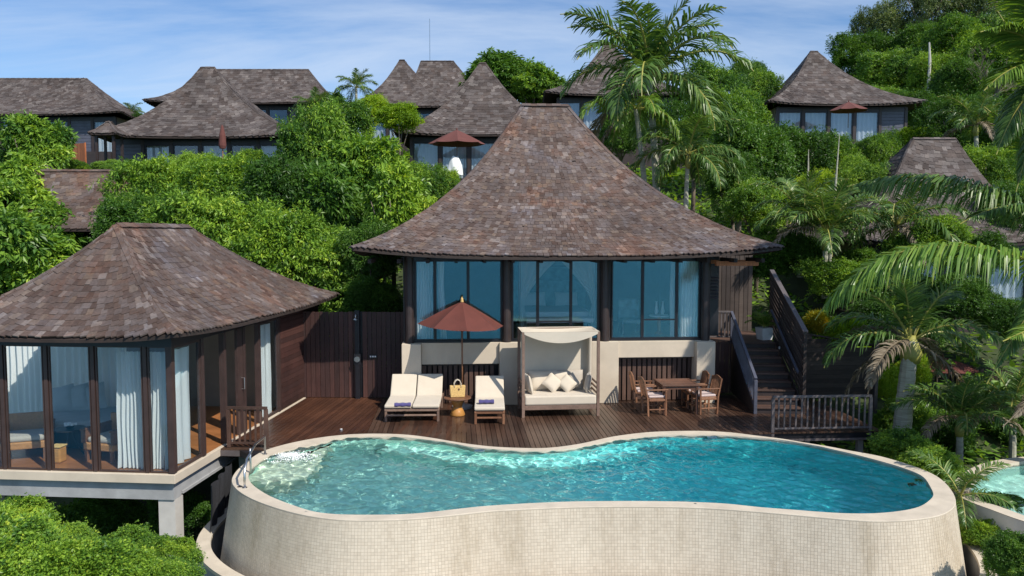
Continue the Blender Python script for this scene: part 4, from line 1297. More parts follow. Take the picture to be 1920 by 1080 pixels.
# ------------------------------------------------------------------ fence, shower
fb = gz(567, 745); fe = gz(758, 746)
fl = (fe - fb).length
fa = math.atan2(fe.y - fb.y, fe.x - fb.x)
fence = thing('board_fence', 'tall dark red fence of upright boards between the pavilion and the main villa', 'fence', fb, fa)
FH = 2.33
gate_x = fl * (672 - 567) / (758 - 567)
x = 0.0
while x < fl:
    if not (gate_x - .10 < x < gate_x + .04):
        board('fence_board', M['fence'], fence, x, x + .118, -.012 + random.uniform(-.004, .004), .012, .01, FH + random.uniform(-.006, .006))
    x += .128
for z in (.35, 1.95):
    mb = MB(); mb.box(0, gate_x - .1, .02, .07, z, z + .09); mb.box(gate_x + .14, fl, .02, .07, z, z + .09); mb.build('fence_rail', M['post'], fence)
mb = MB(); mb.box(gate_x - .1, gate_x + .14, .03, .09, 0, FH); mb.build('gate_post', M['black'], fence)
mb = MB(); mb.box(-.6, -.02, -.02, .05, 0, FH + .35); mb.build('return_panel', M['fence'], fence)
sh = thing('outdoor_shower', 'black outdoor shower column with chrome head and round valve on the fence', 'shower', (Matrix.Translation(fb) @ Matrix.Rotation(fa, 4, 'Z')) @ Vector((gate_x + .02, -.1, 0)), fa)
mb = MB(); mb.box(-.06, .06, -.05, .05, 0, 2.38); mb.build('column', M['black'], sh)
mb = MB(); mb.tube([(0, -.05, 2.25), (0, -.2, 2.28), (0, -.22, 2.2)], .015, 8); mb.build('shower_arm', M['steel'], sh, smooth=True)
mb = MB(); mb.lathe([(.02, .04), (.06, .01), (.06, 0)], (0, -.22, 2.15), 16); mb.build('shower_head', M['steel'], sh)
mb = MB(); mb.tube([(0, -.05, 1.07), (0, -.10, 1.07)], .075, 18); mb.build('valve', M['steel'], sh)
mb = MB(); mb.box(-.09, .09, -.06, -.051, .92, 1.22); mb.build('valve_plate', M['black'], sh)
sw = thing('switch_plate', 'small black switch plate with three white buttons on the fence', 'switch', (Matrix.Translation(fb) @ Matrix.Rotation(fa, 4, 'Z')) @ Vector((gate_x + .42, -.03, 1.13)), fa)
mb = MB(); mb.box(-.11, .11, -.012, .012, -.05, .05); mb.build('plate', M['black'], sw)
for k in (-1, 0, 1):
    mb = MB(); mb.box(k * .062 - .02, k * .062 + .02, -.022, -.013, -.02, .02); mb.build('button', M['white'], sw)
dl = thing('deck_spotlight', 'tiny round deck spotlight at the pool edge left of the loungers', 'deck light', gz(640, 807))
mb = MB(); mb.lathe([(.045, 0), (.045, .02), (.03, .03)], n=14); mb.build('rim', M['steel'], dl)
mb = MB(); mb.lathe([(.028, .031), (.02, .036)], n=12); mb.build('lens', M['white'], dl)
# ------------------------------------------------------------------ deck furniture
def bxo(name, mat, par, x0, x1, y0, y1, z0, z1, bevel=0.006, smooth=False):
    mb = MB(); mb.box(x0, x1, y0, y1, z0, z1)
    return mb.build(name, mat, par, bevel=bevel)
def slab(name, mat, par, w0, w1, pts, th, bevel=.02, seam=0):
    """padded sheet following pts (y, z) in the side view, between x=w0..w1"""
    mb = MB()
    n = len(pts)
    top, bot = [], []
    for i, (y, z) in enumerate(pts):
        a = Vector((0, *pts[max(0, i - 1)])); b = Vector((0, *pts[min(n - 1, i + 1)]))
        d = (b - a).normalized(); nn = Vector((0, -d.z, d.y))
        top.append((y + nn.y * th, z + nn.z * th)); bot.append((y, z))
    prof_ = bot + top[::-1]
    m_ = len(prof_)
    vs = [(w0, *p) for p in prof_] + [(w1, *p) for p in prof_]
    fs = [tuple(range(m_)), tuple(range(m_, 2 * m_))[::-1]] + [(k, m_ + k, m_ + (k + 1) % m_, (k + 1) % m_) for k in range(m_)]
    mb.add(vs, fs)
    return mb.build(name, mat, par, bevel=bevel)
def lounger(px, py, wpx, lab, mat, double=False):
    p = gz(px, py)
    w = wpx / 1500 * p.y
    t = thing('sun_lounger', lab, 'sun lounger', (p.x, p.y, .0), HA * .4, group='sun loungers on the deck')
    hw = w / 2
    sz = .33
    for sx in (-1, 1):
        bxo('side_rail', mat, t, sx * hw - (.05 if sx > 0 else 0), sx * hw + (.05 if sx < 0 else 0), .05, 1.85, sz - .07, sz)
        for y in (.06, 1.55):
            bxo('leg', mat, t, sx * (hw - .001) - (.055 if sx > 0 else 0), sx * (hw - .001) + (.055 if sx < 0 else 0), y, y + .07, 0, sz - .072)
    bxo('end_rail', mat, t, -hw + .05, hw - .05, .055, .10, sz - .08, sz - .005)
    bxo('stretcher', mat, t, -hw + .05, hw - .05, .08, .12, .13, .17)
    for k in range(9):
        board('slat', mat, t, -hw + .05, hw - .05, .14 + k * .13, .22 + k * .13, sz - .03, sz - .008)
    pts = [(.02, sz + .003), (.6, sz + .003), (1.12, sz + .01), (1.22, sz + .06), (1.34, sz + .18), (1.64, sz + .50)]
    spans = [(-hw + .0, -.012), (.012, hw - .0)] if double else [(-hw + .0, hw - .0)]
    for a, b in spans:
        slab('mattress', M['cushion'], t, a, b, pts, .075, .025)
    for sx in (-1, 1):
        mb = MB(); mb.bar((sx * (hw - .09), 1.2, sz - .02), (sx * (hw - .09), 1.66, sz + .48), .04, .03); mb.build('backrest_rail', mat, t)
    mb = MB(); mb.bar((-hw + .11, 1.67, sz + .48), (hw - .11, 1.67, sz + .48), .03, .05); mb.build('backrest_bar', mat, t)
    return t, sz
t1, sz = lounger(772, 792, 104, 'double sun lounger with two cream mattresses, left of the terracotta umbrella', M['teak_grey'], True)
t2, _ = lounger(918, 797, 58, 'single teak sun lounger with one cream mattress, right of the terracotta umbrella', M['teak'])
def towel(x, y, lab, w=.38):
    mb = MB()
    n = 18
    def fn(s, t_):
        a = t_ * 2 * math.pi
        r = .055 + .006 * math.sin(5 * s * math.pi) 
        return Vector(((s - .5) * w, math.cos(a) * r * 1.5, math.sin(a) * r * .85 + .047))
    mb.grid(fn, 12, n)
    for e in (0, 1):
        ring = [fn(e, k / n) for k in range(n)]
        for rr in (.99, .55, .25):
            pass
        c = Vector(((e - .5) * w, 0, .047))
        inner_ = [c + (q - c) * .5 + Vector(((.5 - e) * .03, 0, 0)) for q in ring]
        mb.add(ring + inner_, [((k, (k + 1) % n, n + (k + 1) % n, n + k) if e else (k, n + k, n + (k + 1) % n, (k + 1) % n)) for k in range(n)] + [tuple(n + k for k in range(n))])
    o = mb.build('rolled_towel', M['towel'], smooth=True, label=lab, cat='towel', group='rolled violet towels')
    o.location = (x, y, sz + .085); o.rotation_euler = (0, 0, .08)
p = gz(755, 763, sz + .08); towel(p.x, p.y, 'rolled violet towel lying on the left half of the double lounger')
p = gz(912, 757, sz + .08); towel(p.x, p.y, 'rolled violet towel lying on the single teak lounger', .36)

# drum table with tote bag
p = gz(858, 779)
tb = thing('drum_table', 'round golden wooden side table with a waisted base between the loungers', 'table', p)
mb = MB(); mb.lathe([(.17, 0), (.185, .03), (.15, .12), (.11, .20), (.11, .24), (.15, .33), (.17, .40)], n=28); mb.build('base', M['bamboo'], tb, smooth=True)
mb = MB(); mb.lathe([(.02, .401), (.31, .42), (.335, .435), (.33, .452), (.02, .455)], n=36); mb.build('table_top', M['teak'], tb)
bag = thing('tote_bag', 'straw tote bag with two round handles standing on the golden side table', 'bag', (p.x, p.y + .02, .457), .15)
mb = MB()
vs = [(-.17, -.07, 0), (.17, -.07, 0), (.17, .07, 0), (-.17, .07, 0), (-.19, -.06, .28), (.19, -.06, .28), (.19, .06, .28), (-.19, .06, .28)]
mb.add(vs, [(0, 3, 2, 1), (0, 1, 5, 4), (1, 2, 6, 5), (2, 3, 7, 6), (3, 0, 4, 7), (4, 5, 6, 7)]); mb.build('bag_body', M['straw'], bag, bevel=.015)
for y in (-.065, .065):
    mb = MB(); mb.tube([(-.08, y, .24), (-.085, y, .33), (-.05, y * .8, .40), (0, y * .7, .425), (.05, y * .8, .40), (.085, y, .33), (.08, y, .24)], .009, 8); mb.build('handle', M['cushion'], bag, smooth=True)
mb = MB(); mb.tube([(0.03, -.07, .20), (0.03, -.079, .20)], .022, 10); mb.build('clasp', M['teak_dark'], bag)

def umbrella(loc, R, h_rim, h_top, lab, mat, n=8, tilt=(0, 0), group=None, scal=.04, rz=0.0, detail=True):
    t = thing('umbrella', lab, 'umbrella', loc, rz, group=group)
    T = Matrix.Translation((0, 0, h_top)) @ Matrix.Rotation(tilt[0], 4, 'X') @ Matrix.Rotation(tilt[1], 4, 'Y') @ Matrix.Translation((0, 0, -h_top))
    mb = MB()
    for k in range(n):
        a0, a1 = 2 * math.pi * k / n, 2 * math.pi * (k + 1) / n
        def fn(s, u, a0=a0, a1=a1, off=0.0):
            A = Vector((math.cos(a0), math.sin(a0), 0)); B = Vector((math.cos(a1), math.sin(a1), 0))
            q = A.lerp(B, s) * R * u
            hump = 4 * s * (1 - s)
            z = h_top - (h_top - h_rim) * (u ** 1.12) - .05 * hump * u - .0
            if u > .98: z -= 0
            q *= 1 - .045 * hump * (u ** 4)
            return T @ Vector((q.x, q.y, z + scal * hump * (u ** 6) * 0.6 + off))
        mb.grid(lambda s, u: fn(s, .03 + .97 * u), 8, 10)
    mb.build('canopy', mat, t, smooth=False)
    mb = MB(); q = T @ Vector((0, 0, h_top))
    mb.lathe([(.035, 0), (.045, .03), (.03, .06), (.035, .09), (.012, .13), (.004, .15)], (q.x, q.y, q.z - .02), 12); mb.build('finial', M['straw'] if detail else mat, t, smooth=True)
    mb = MB(); mb.tube([(0, 0, 0), (q.x, q.y, q.z - .03)], .021, 10); mb.build('pole', M['teak'], t, smooth=True)
    if detail:
        for k in range(n):
            a = 2 * math.pi * k / n
            e = T @ Vector((math.cos(a) * R * .98, math.sin(a) * R * .98, h_rim - .012 + .0))
            c = T @ Vector((math.cos(a) * .04, math.sin(a) * .04, h_top - .05))
            mid_ = T @ Vector((math.cos(a) * R * .5, math.sin(a) * R * .5, h_top - (h_top - h_rim) * .46 - .03))
            mb = MB(); mb.tube([c, mid_, e], .008, 5); mb.build('rib', M['teak_dark'], t)
            mb = MB(); mb.tube([(q.x * .9, q.y * .9, h_rim - .12), mid_], .006, 5); mb.build('strut', M['teak_dark'], t)
        mb = MB(); mb.lathe([(.04, 0), (.045, .05), (.04, .08)], (q.x * .9, q.y * .9, h_rim - .17), 12); mb.build('runner', M['teak_dark'], t)
        mb = MB(); mb.lathe([(.26, 0), (.26, .05), (.06, .08), (.04, .25), (.03, .3)], n=24); mb.build('umbrella_base', M['concrete'], t)
    return t
up = gz(867, 764)
ap = at(860, 566, up.y - .05)
umbrella((up.x, up.y, 0), 1.10, 2.12, ap.z, 'large open terracotta umbrella between the two loungers', M['umbrella'], tilt=(0.03, 0.05), rz=0.2)

# canopied outdoor daybed
pl_, pr_ = gz(981, 783), gz(1121, 780)
dbw = (pr_ - pl_).length
da = math.atan2(pr_.y - pl_.y, pr_.x - pl_.x)
dbed = thing('canopy_daybed', 'teak outdoor daybed with cream canopy and tall cloth back at the centre of the deck', 'daybed', pl_, da)
DM = Matrix.Translation(pl_) @ Matrix.Rotation(da, 4, 'Z')
D = 1.0; H = 2.06
for x in (0, dbw):
    for y in (0, D):
        bxo('post', M['teak_grey'], dbed, x - .035, x + .035, y - .035, y + .035, 0, H)
bxo('front_rail', M['teak_grey'], dbed, .036, dbw - .036, -.02, .02, .18, .29)
bxo('back_rail', M['teak_grey'], dbed, .036, dbw - .036, D - .02, D + .02, .18, .29)
for x in (0, dbw): bxo('side_rail', M['teak_grey'], dbed, x - .02, x + .02, .036, D - .036, .18, .29)
for x in (0, dbw):
    for k in range(3):
        bxo('arm_slat', M['teak_grey'], dbed, x - .015, x + .015, .036, D - .036, .52 + k * .12, .57 + k * .12)
for k in range(10):
    board('slat', M['teak_grey'], dbed, .04, dbw - .04, .05 + k * .095, .11 + k * .095, .26, .285)
mb = MB(); mb.box(.04, dbw - .04, -.035, D - .07, .295, .52); mb.build('seat_mattress', M['cushion'], dbed, bevel=.035)
for y in (0, D): bxo('canopy_rail', M['teak_grey'], dbed, .036, dbw - .036, y - .02, y + .02, H - .06, H)
for x in (0, dbw): bxo('canopy_rail', M['teak_grey'], dbed, x - .02, x + .02, .036, D - .036, H - .06, H)
mb = MB()
mb.grid(lambda s, t_: Vector((-.03 + (dbw + .06) * s, -.04 + (D + .08) * t_, H + .012 - .16 * (4 * s * (1 - s)) * math.sin(math.pi * min(1, max(0, t_))) ** .7 - .0)), 24, 12)
mb.build('canopy', M['canopy'], dbed, smooth=True)
mb = MB()
mb.grid(lambda s, t_: Vector((.02 + (dbw - .04) * s, -.045 - .006 * math.sin(s * 9), H + .01 - (.05 + .22 * (1 - abs(2 * s - 1) ** 2)) * t_ * (1 if True else 1))), 24, 4)
mb.build('canopy_valance', M['canopy'], dbed, smooth=True)
mb = MB(); mb.grid(lambda s, t_: Vector((.04 + (dbw - .08) * s, D - .045 + .012 * math.sin(s * 20 + t_ * 2) * t_, H - .07 - 1.45 * t_)), 30, 8)
mb.build('back_cloth', M['cushion_grey'] if False else M['canopy'], dbed, smooth=True)
mb = MB(); mb.grid(lambda s, t_: Vector((dbw - .05 - .05 * math.sin(s * 9), .72 + .22 * s, H - .07 - 1.5 * t_)), 14, 6)
mb.build('side_cloth', M['canopy'], dbed, smooth=True)
def cush(x, y, z, w, h, th, rx, ry, rz, mat, lab, name='cushion'):
    mb = MB()
    mb.pillow(Matrix.Rotation(rx, 4, 'X') @ Matrix.Rotation(ry, 4, 'Z'), w, h, th, 10)
    o = mb.build(name, mat, smooth=True, label=lab, cat='cushion', group='cushions on the canopy daybed')
    o.location = DM @ Vector((x, y, z)); o.rotation_euler = (0, 0, da + rz)
cush(.58, D - .25, .76, .72, .50, .2, math.radians(72), 0, 0, M['cushion'], 'large cream back cushion on the left of the canopy daybed')
cush(1.02, D - .29, .76, .42, .48, .18, math.radians(72), 0, .1, M['cushion'], 'cream back cushion in the middle of the canopy daybed behind the small pillows')
cush(dbw - .56, D - .22, .76, .68, .50, .2, math.radians(72), 0, 0, M['cushion_grey'], 'large taupe back cushion on the right of the canopy daybed')
cush(.78, D - .5, .74, .40, .40, .15, math.radians(62), math.radians(45), 0.08, M['cushion'], 'small cream pillow standing on its corner, left of two on the canopy daybed')
cush(1.14, D - .5, .72, .38, .38, .15, math.radians(60), math.radians(45), -.1, M['cushion'], 'small cream pillow standing on its corner, right of two on the canopy daybed')
cush(1.27, D - .40, .74, .36, .36, .12, math.radians(64), math.radians(38), -.2, M['cushion_grey'], 'small taupe pillow with piping peeping out behind the right cream pillow')
cush(.16, .42, .76, .55, .48, .15, math.radians(78), 0, math.pi / 2 + .12, M['cushion'], 'cream bolster cushion leaning on the left arm of the canopy daybed')
cush(dbw - .17, .44, .76, .50, .46, .15, math.radians(78), 0, -math.pi / 2 - .15, M['cushion_grey'], 'taupe bolster cushion leaning on the right arm of the canopy daybed')

# dining table and four chairs
pt = gz(1246, 778)
td = thing('dining_table', 'square slatted teak dining table with arched aprons in front of the right recess', 'table', HM @ Vector(((HMI @ pt).x + .40, (HMI @ pt).y + .44, 0)), HA)
TW2 = .46
for k in range(8):
    board('slat', M['teak_dark'], td, -TW2 + .06, TW2 - .06, -TW2 + .065 + k * .1, -TW2 + .155 + k * .1, .705, .73)
mb = MB(); mb.box(-TW2, TW2, -TW2, -TW2 + .06, .70, .735); mb.box(-TW2, TW2, TW2 - .06, TW2, .70, .735); mb.box(-TW2, -TW2 + .058, -TW2 + .062, TW2 - .062, .70, .735); mb.box(TW2 - .058, TW2, -TW2 + .062, TW2 - .062, .70, .735)
mb.build('table_frame', M['teak_dark'], td, bevel=.005)
def arch(w, h):
    n = 10
    vs, fs = [], []
    for i in range(n + 1):
        x = -w / 2 + w * i / n
        k = abs(2 * i / n - 1)
        zb = .695 - .07 - .13 * max(0, (k - .55) / .45) ** 2
        vs += [(x, -.012, .697), (x, -.012, zb), (x, .012, .697), (x, .012, zb)]
    for i in range(n):
        a = 4 * i; b = a + 4
        fs += [(a, a + 1, b + 1, b), (a + 2, b + 2, b + 3, a + 3), (a + 1, a + 3, b + 3, b + 1)]
    return vs, fs
for k in range(4):
    vs, fs = arch(2 * TW2 - .16, .1)
    R = Matrix.Rotation(k * math.pi / 2, 4, 'Z') @ Matrix.Translation((0, -TW2 + .05, 0))
    mb = MB(); mb.add([R @ Vector(v) for v in vs], fs); mb.build('apron', M['teak_dark'], td)
for sx in (-1, 1):
    for sy in (-1, 1):
        bxo('leg', M['teak_dark'], td, sx * (TW2 - .05) - .03, sx * (TW2 - .05) + .03, sy * (TW2 - .05) - .03, sy * (TW2 - .05) + .03, 0, .699)
def dining_chair():
    t = thing('dining_chair', None, 'chair', (0, 0, 0), 0, group='teak chairs around the dining table')
    for x in (-.25, .25):
        bxo('front_leg', M['teak'], t, x - .022, x + .022, -.24, -.196, 0, .62)
        mb = MB(); mb.bar((x, .22, 0), (x, .24, .45), .044, .04, up=(0, 1, 0)); mb.bar((x, .24, .43), (x, .33, .88), .04, .036, up=(0, 1, 0)); mb.build('rear_leg', M['teak'], t)
        bxo('armrest', M['teak'], t, x - .03, x + .03, -.27, .27, .622, .648)
        bxo('side_rail', M['teak'], t, x - .015, x + .015, -.194, .2, .36, .41)
        bxo('side_stretcher', M['teak'], t, x - .012, x + .012, -.194, .2, .14, .17)
    bxo('front_rail', M['teak'], t, -.226, .226, -.235, -.205, .36, .41)
    bxo('front_stretcher', M['teak'], t, -.226, .226, -.23, -.205, .14, .17)
    bxo('seat', M['teak'], t, -.235, .235, -.25, .215, .412, .436)
    mb = MB()
    for i in range(13):
        x = -.23 + .46 * i / 12
    mb = MB(); mb.add([(x, .33 - .0 + y, .80 + z + .07 * (1 - (x / .25) ** 2)) for x in np.linspace(-.23, .23, 9) for (y, z) in ((-.012, 0), (.012, 0), (.012, .06), (-.012, .06))],
                      [(4 * i + a, 4 * i + (a + 1) % 4, 4 * i + 4 + (a + 1) % 4, 4 * i + 4 + a) for i in range(8) for a in range(4)] + [(0, 3, 2, 1), (32, 33, 34, 35)]); mb.build('crest_rail', M['teak'], t)
    for k in range(7):
        x = -.18 + .06 * k
        mb = MB(); mb.bar((x, .245, .46), (x, .325, .83 + .05 * (1 - (x / .25) ** 2)), .032, .012, up=(0, 1, 0)); mb.build('back_slat', M['teak'], t)
    mb = MB(); mb.box(-.225, .225, -.24, .20, .438, .49); mb.build('seat_cushion', M['cushion_pink'], t, bevel=.018)
    return t
M['cushion_pink'] = plain('pale_pink_canvas', (0.52, 0.42, 0.40), 0.95, 0.05, 5, 0.25)
ch = dining_chair()
TL = HMI @ td.location
spots = [(-.62, -.28, math.pi / 2 + .05, 'teak dining chair with pale seat pad, front one left of the table'), (-.72, .42, math.pi / 2 - .03, 'teak dining chair behind another on the left side of the table, near the slatted recess'),
         (.66, -.22, -math.pi / 2 + .12, 'teak dining chair with pale seat pad, front one right of the table'), (.58, .45, -math.pi / 2, 'teak dining chair behind another on the right side of the table, by the end pillar')]
for k, (dx, dy, rz, lab) in enumerate(spots):
    o = ch if k == 0 else copy_tree(ch)
    o.location = HM @ Vector((TL.x + dx, TL.y + dy, 0)); o.rotation_euler = (0, 0, HA + rz); o['label'] = lab

# ------------------------------------------------------------------ stairs, railings and screens on the right
SA = math.radians(-3.5)
SM = Matrix.Translation((6.02, 19.45, 0)) @ Matrix.Rotation(SA, 4, 'Z')
SW = lambda x, y, z=0: SM @ Vector((x, y, z))
Z_L = 1.42
NST, run = 9, .32
rise = Z_L / NST
SWD = 1.12
st = thing('staircase', 'dark wooden staircase rising beside the main villa to the entrance landing', 'staircase', SW(0, 0), SA)
for k in range(NST):
    bxo('step', M['slat'], st, 0, SWD, k * run, k * run + run + .03, (k + 1) * rise - .04, (k + 1) * rise)
    bxo('riser', M['post'], st, .01, SWD - .01, k * run + .035, k * run + .05, k * rise, (k + 1) * rise - .042, bevel=0)
LS_ = NST * run
for x in (-.03, SWD + .03):
    mb = MB(); mb.add([(x - .02, 0, 0), (x + .02, 0, 0), (x + .02, LS_, 0), (x - .02, LS_, 0), (x - .02, 0, rise + .05), (x + .02, 0, rise + .05), (x + .02, LS_, Z_L + .05), (x - .02, LS_, Z_L + .05)], BOXF)
    mb.build('stringer', M['post'], st)
bxo('landing_floor', M['slat'], st, -.85, SWD, LS_ + .031, LS_ + 2.4, Z_L - .1, Z_L)
t = thing('stair_railing', 'slate painted sloping stair railing on the left side of the staircase', 'railing', SW(-.035, 0), SA)
mb = MB(); mb.bar((0, -.02, rise * .3 + .82), (0, LS_ + .02, Z_L + .82), .07, .055); mb.build('handrail', M['blue_rail'], t)
mb = MB(); mb.bar((0, 0, rise * .3 + .1), (0, LS_, Z_L + .1), .04, .05); mb.build('bottom_rail', M['blue_rail'], t)
bxo('post', M['blue_rail'], t, -.04, .04, -.04, .04, 0, rise * .3 + .79); bxo('post', M['blue_rail'], t, -.035, .035, LS_ - .035, LS_ + .035, Z_L - .15, Z_L + .79)
for k in range(1, 20):
    y = LS_ * k / 20; z = rise * .3 + (Z_L - rise * .3) * k / 20
    board('baluster', M['blue_rail'], t, -.014, .014, y - .016, y + .016, z + .125, z + .79)
ytop = SW(0, LS_).y
x0_ = at(1329, 640, ytop).x; x1_ = SW(-.08, LS_).x
t = thing('landing_railing', 'short grey brown railing at the top of the stairs beside the villa corner', 'railing', (x0_, ytop, 0), 0)
wl = x1_ - x0_
bxo('top_rail', M['ledge'], t, 0, wl, -.035, .035, Z_L + .80, Z_L + .85); bxo('bottom_rail', M['ledge'], t, 0, wl, -.02, .02, Z_L + .1, Z_L + .14)
for k in range(6): board('baluster', M['ledge'], t, wl * (k + .5) / 6 - .02, wl * (k + .5) / 6 + .02, -.014, .014, Z_L + .142, Z_L + .798)
bxo('post', M['ledge'], t, -.03, .03, -.03, .03, 0, Z_L + .80)
t = thing('skirt_wall', 'dark wall panel under the short landing railing beside the end pillar', 'wall', (at(1342, 640, ytop - .25).x, ytop - .25, 0), 0)
wl2 = x1_ - .02 - at(1342, 640, ytop - .25).x
x = 0
while x < wl2:
    board('wall_board', M['fence'], t, x, min(x + .12, wl2), -.01, .012, 0, Z_L - .02); x += .13
# louvred parapet screen following the stairs on their right side
px_ = SWD + .12
p_far, p_near = LS_ + .75, .35
t = thing('stair_screen', 'tall dark louvred screen sloping down along the right side of the staircase', 'screen', SW(px_, p_near), SA)
Ls = p_far - p_near
def z_at(py, d, px=1480):
    return at(px, py, d).z
zf, zn = z_at(508, SW(px_, p_far).y, 1457), z_at(624, SW(px_, p_near).y, 1507)
def sl(y): return zn + (zf - zn) * y / Ls
for y in (0.02, Ls * .33, Ls * .66, Ls - .02):
    bxo('post', M['screen'], t, -.04, .04, y - .04, y + .04, 0, sl(y))
for k in range(12):
    off = .06 + k * .135
    mb = MB(); mb.bar((-.05, 0, zn - off), (-.05, Ls, zf - off), .018, .10); mb.build('louvre', M['screen'], t)
mb = MB(); mb.bar((-.0, -.02, zn + .02), (0, Ls + .02, zf + .02), .12, .04); mb.build('cap_rail', M['ledge'], t)
mb = MB(); mb.bar((-.13, .1, rise + .8), (-.13, Ls - .5, Z_L + .85), .05, .05); mb.build('handrail', M['blue_rail'], t)
# front screen of horizontal boards
rx0, rx1 = hx(1508, -.2), hx(1640, -.2)
t = thing('garden_screen', 'dark weathered board screen with a sloping top behind the front railing', 'screen', HW(rx0, -.2), HA)
wS = rx1 - rx0
zl, zr = hzl(628, -.2, 1510), hzl(650, -.2, 1640)
for k in range(14):
    z = .12 + k * .118
    top_at = zl + (zr - zl) * 1
    bx0, bx1 = 0.0, wS
    if z + .1 > min(zl, zr) - .02: 
        bx1 = max(.2, wS * (zl - z - .1) / (zl - zr + 1e-6)) if zl > zr else wS
        bx1 = min(bx1, wS)
    board('screen_board', M['screen'], t, bx0, bx1, -.01 + random.uniform(-.004, .004), .012, z, z + .1155)
for k in range(4):
    x = wS * k / 3; bxo('post', M['screen'], t, x - .035, x + .035, .02, .08, -.4, zl + (zr - zl) * k / 3 + .03)
mb = MB(); mb.bar((-.03, .02, zl + .04), (wS + .03, .02, zr + .04), .1, .035); mb.build('cap_rail', M['screen'], t)
cp = HW(rx1 + .04, -.24); 
t = thing('corner_post', 'tall grey brown corner post where the front railing meets the garden screen', 'post', cp, HA)
bxo('shaft', M['ledge'], t, -.045, .045, -.045, .045, -.4, hzl(640, -.2, 1640)); bxo('post_cap', M['ledge'], t, -.06, .06, -.06, .06, hzl(640, -.2, 1640) + .001, hzl(640, -.2, 1640) + .03)
# front railing
fy = -3.42
fx0, fx1 = hx(1452, fy), hx(1636, fy)
t = thing('deck_railing', 'grey brown railing with square balusters along the front edge of the right deck', 'railing', HW(fx0, fy), HA)
wf = fx1 - fx0; RH = hzl(741, fy, 1540)
bxo('top_rail', M['ledge'], t, -.02, wf + .02, -.035, .035, RH - .05, RH); bxo('bottom_rail', M['ledge'], t, .04, wf - .03, -.02, .02, .06, .10)
for x in (0, wf): bxo('post', M['ledge'], t, x - .035, x + .035, -.03, .03, -.1, RH - .052)
for k in range(1, 17): board('baluster', M['ledge'], t, wf * k / 17 - .018, wf * k / 17 + .018, -.014, .014, .102, RH - .052)
mb = MB(); mb.box(fx0 + .02, fx1 + .1, fy - .02, fy + .0, -.17, -.031); mb.build('deck_fascia', M['slat'], deck)
deck.children[-1].matrix_local = HM
mb = MB(); mb.box(fx0 + .1, fx1 + .1, fy - .04, fy - .02, -.20, -.15); o = mb.build('deck_trim', M['ledge'], deck); o.matrix_local = HM
for q in (fx0 + .9, fx1 - .1):
    mb = MB(); mb.box(q - .06, q + .06, fy + .2, fy + .32, -3.2, -.165); o = mb.build('deck_post', M['concrete'], deck); o.matrix_local = HM
# extra boards of the far right deck
xk = 6.92
while xk < fx1 + .08:
    plank(h2(xk, -3.40), h2(xk + PW, -3.40), h2(xk, -.25), h2(xk + PW, -.25), M['deck'], deck); xk += PW + PG
# planter on the upper landing
pp = Vector((at(1433, 640, ytop + .35).x, ytop + .35, Z_L))
t = thing('planter', 'square white planter at the top of the stairs', 'planter', pp, HA + .2)
mb = MB(); mb.add([(-.15, -.15, 0), (.15, -.15, 0), (.15, .15, 0), (-.15, .15, 0), (-.19, -.19, .34), (.19, -.19, .34), (.19, .19, .34), (-.19, .19, .34)], BOXF[:1] + BOXF[2:]); mb.build('pot', M['white'], t)
mb = MB(); mb.box(-.175, .175, -.175, .175, .27, .3); mb.build('soil', M['earth'], t)
# footlights on the stairs
for (px, py, lab) in ((1466, 652, 'small pale step light high on the staircase'), (1468, 707, 'small pale step light half way down the staircase')):
    q = at(px, py, 21.8 if py < 700 else 20.9)
    lx_ = SM.inverted() @ q
    t = thing('step_light', lab, 'step light', SW(px_ - .06, lx_.y, lx_.z), SA, group='step lights on the stair screen')
    mb = MB(); mb.box(-.02, .0, -.05, .05, -.03, .03); mb.build('lamp_body', M['white'], t)
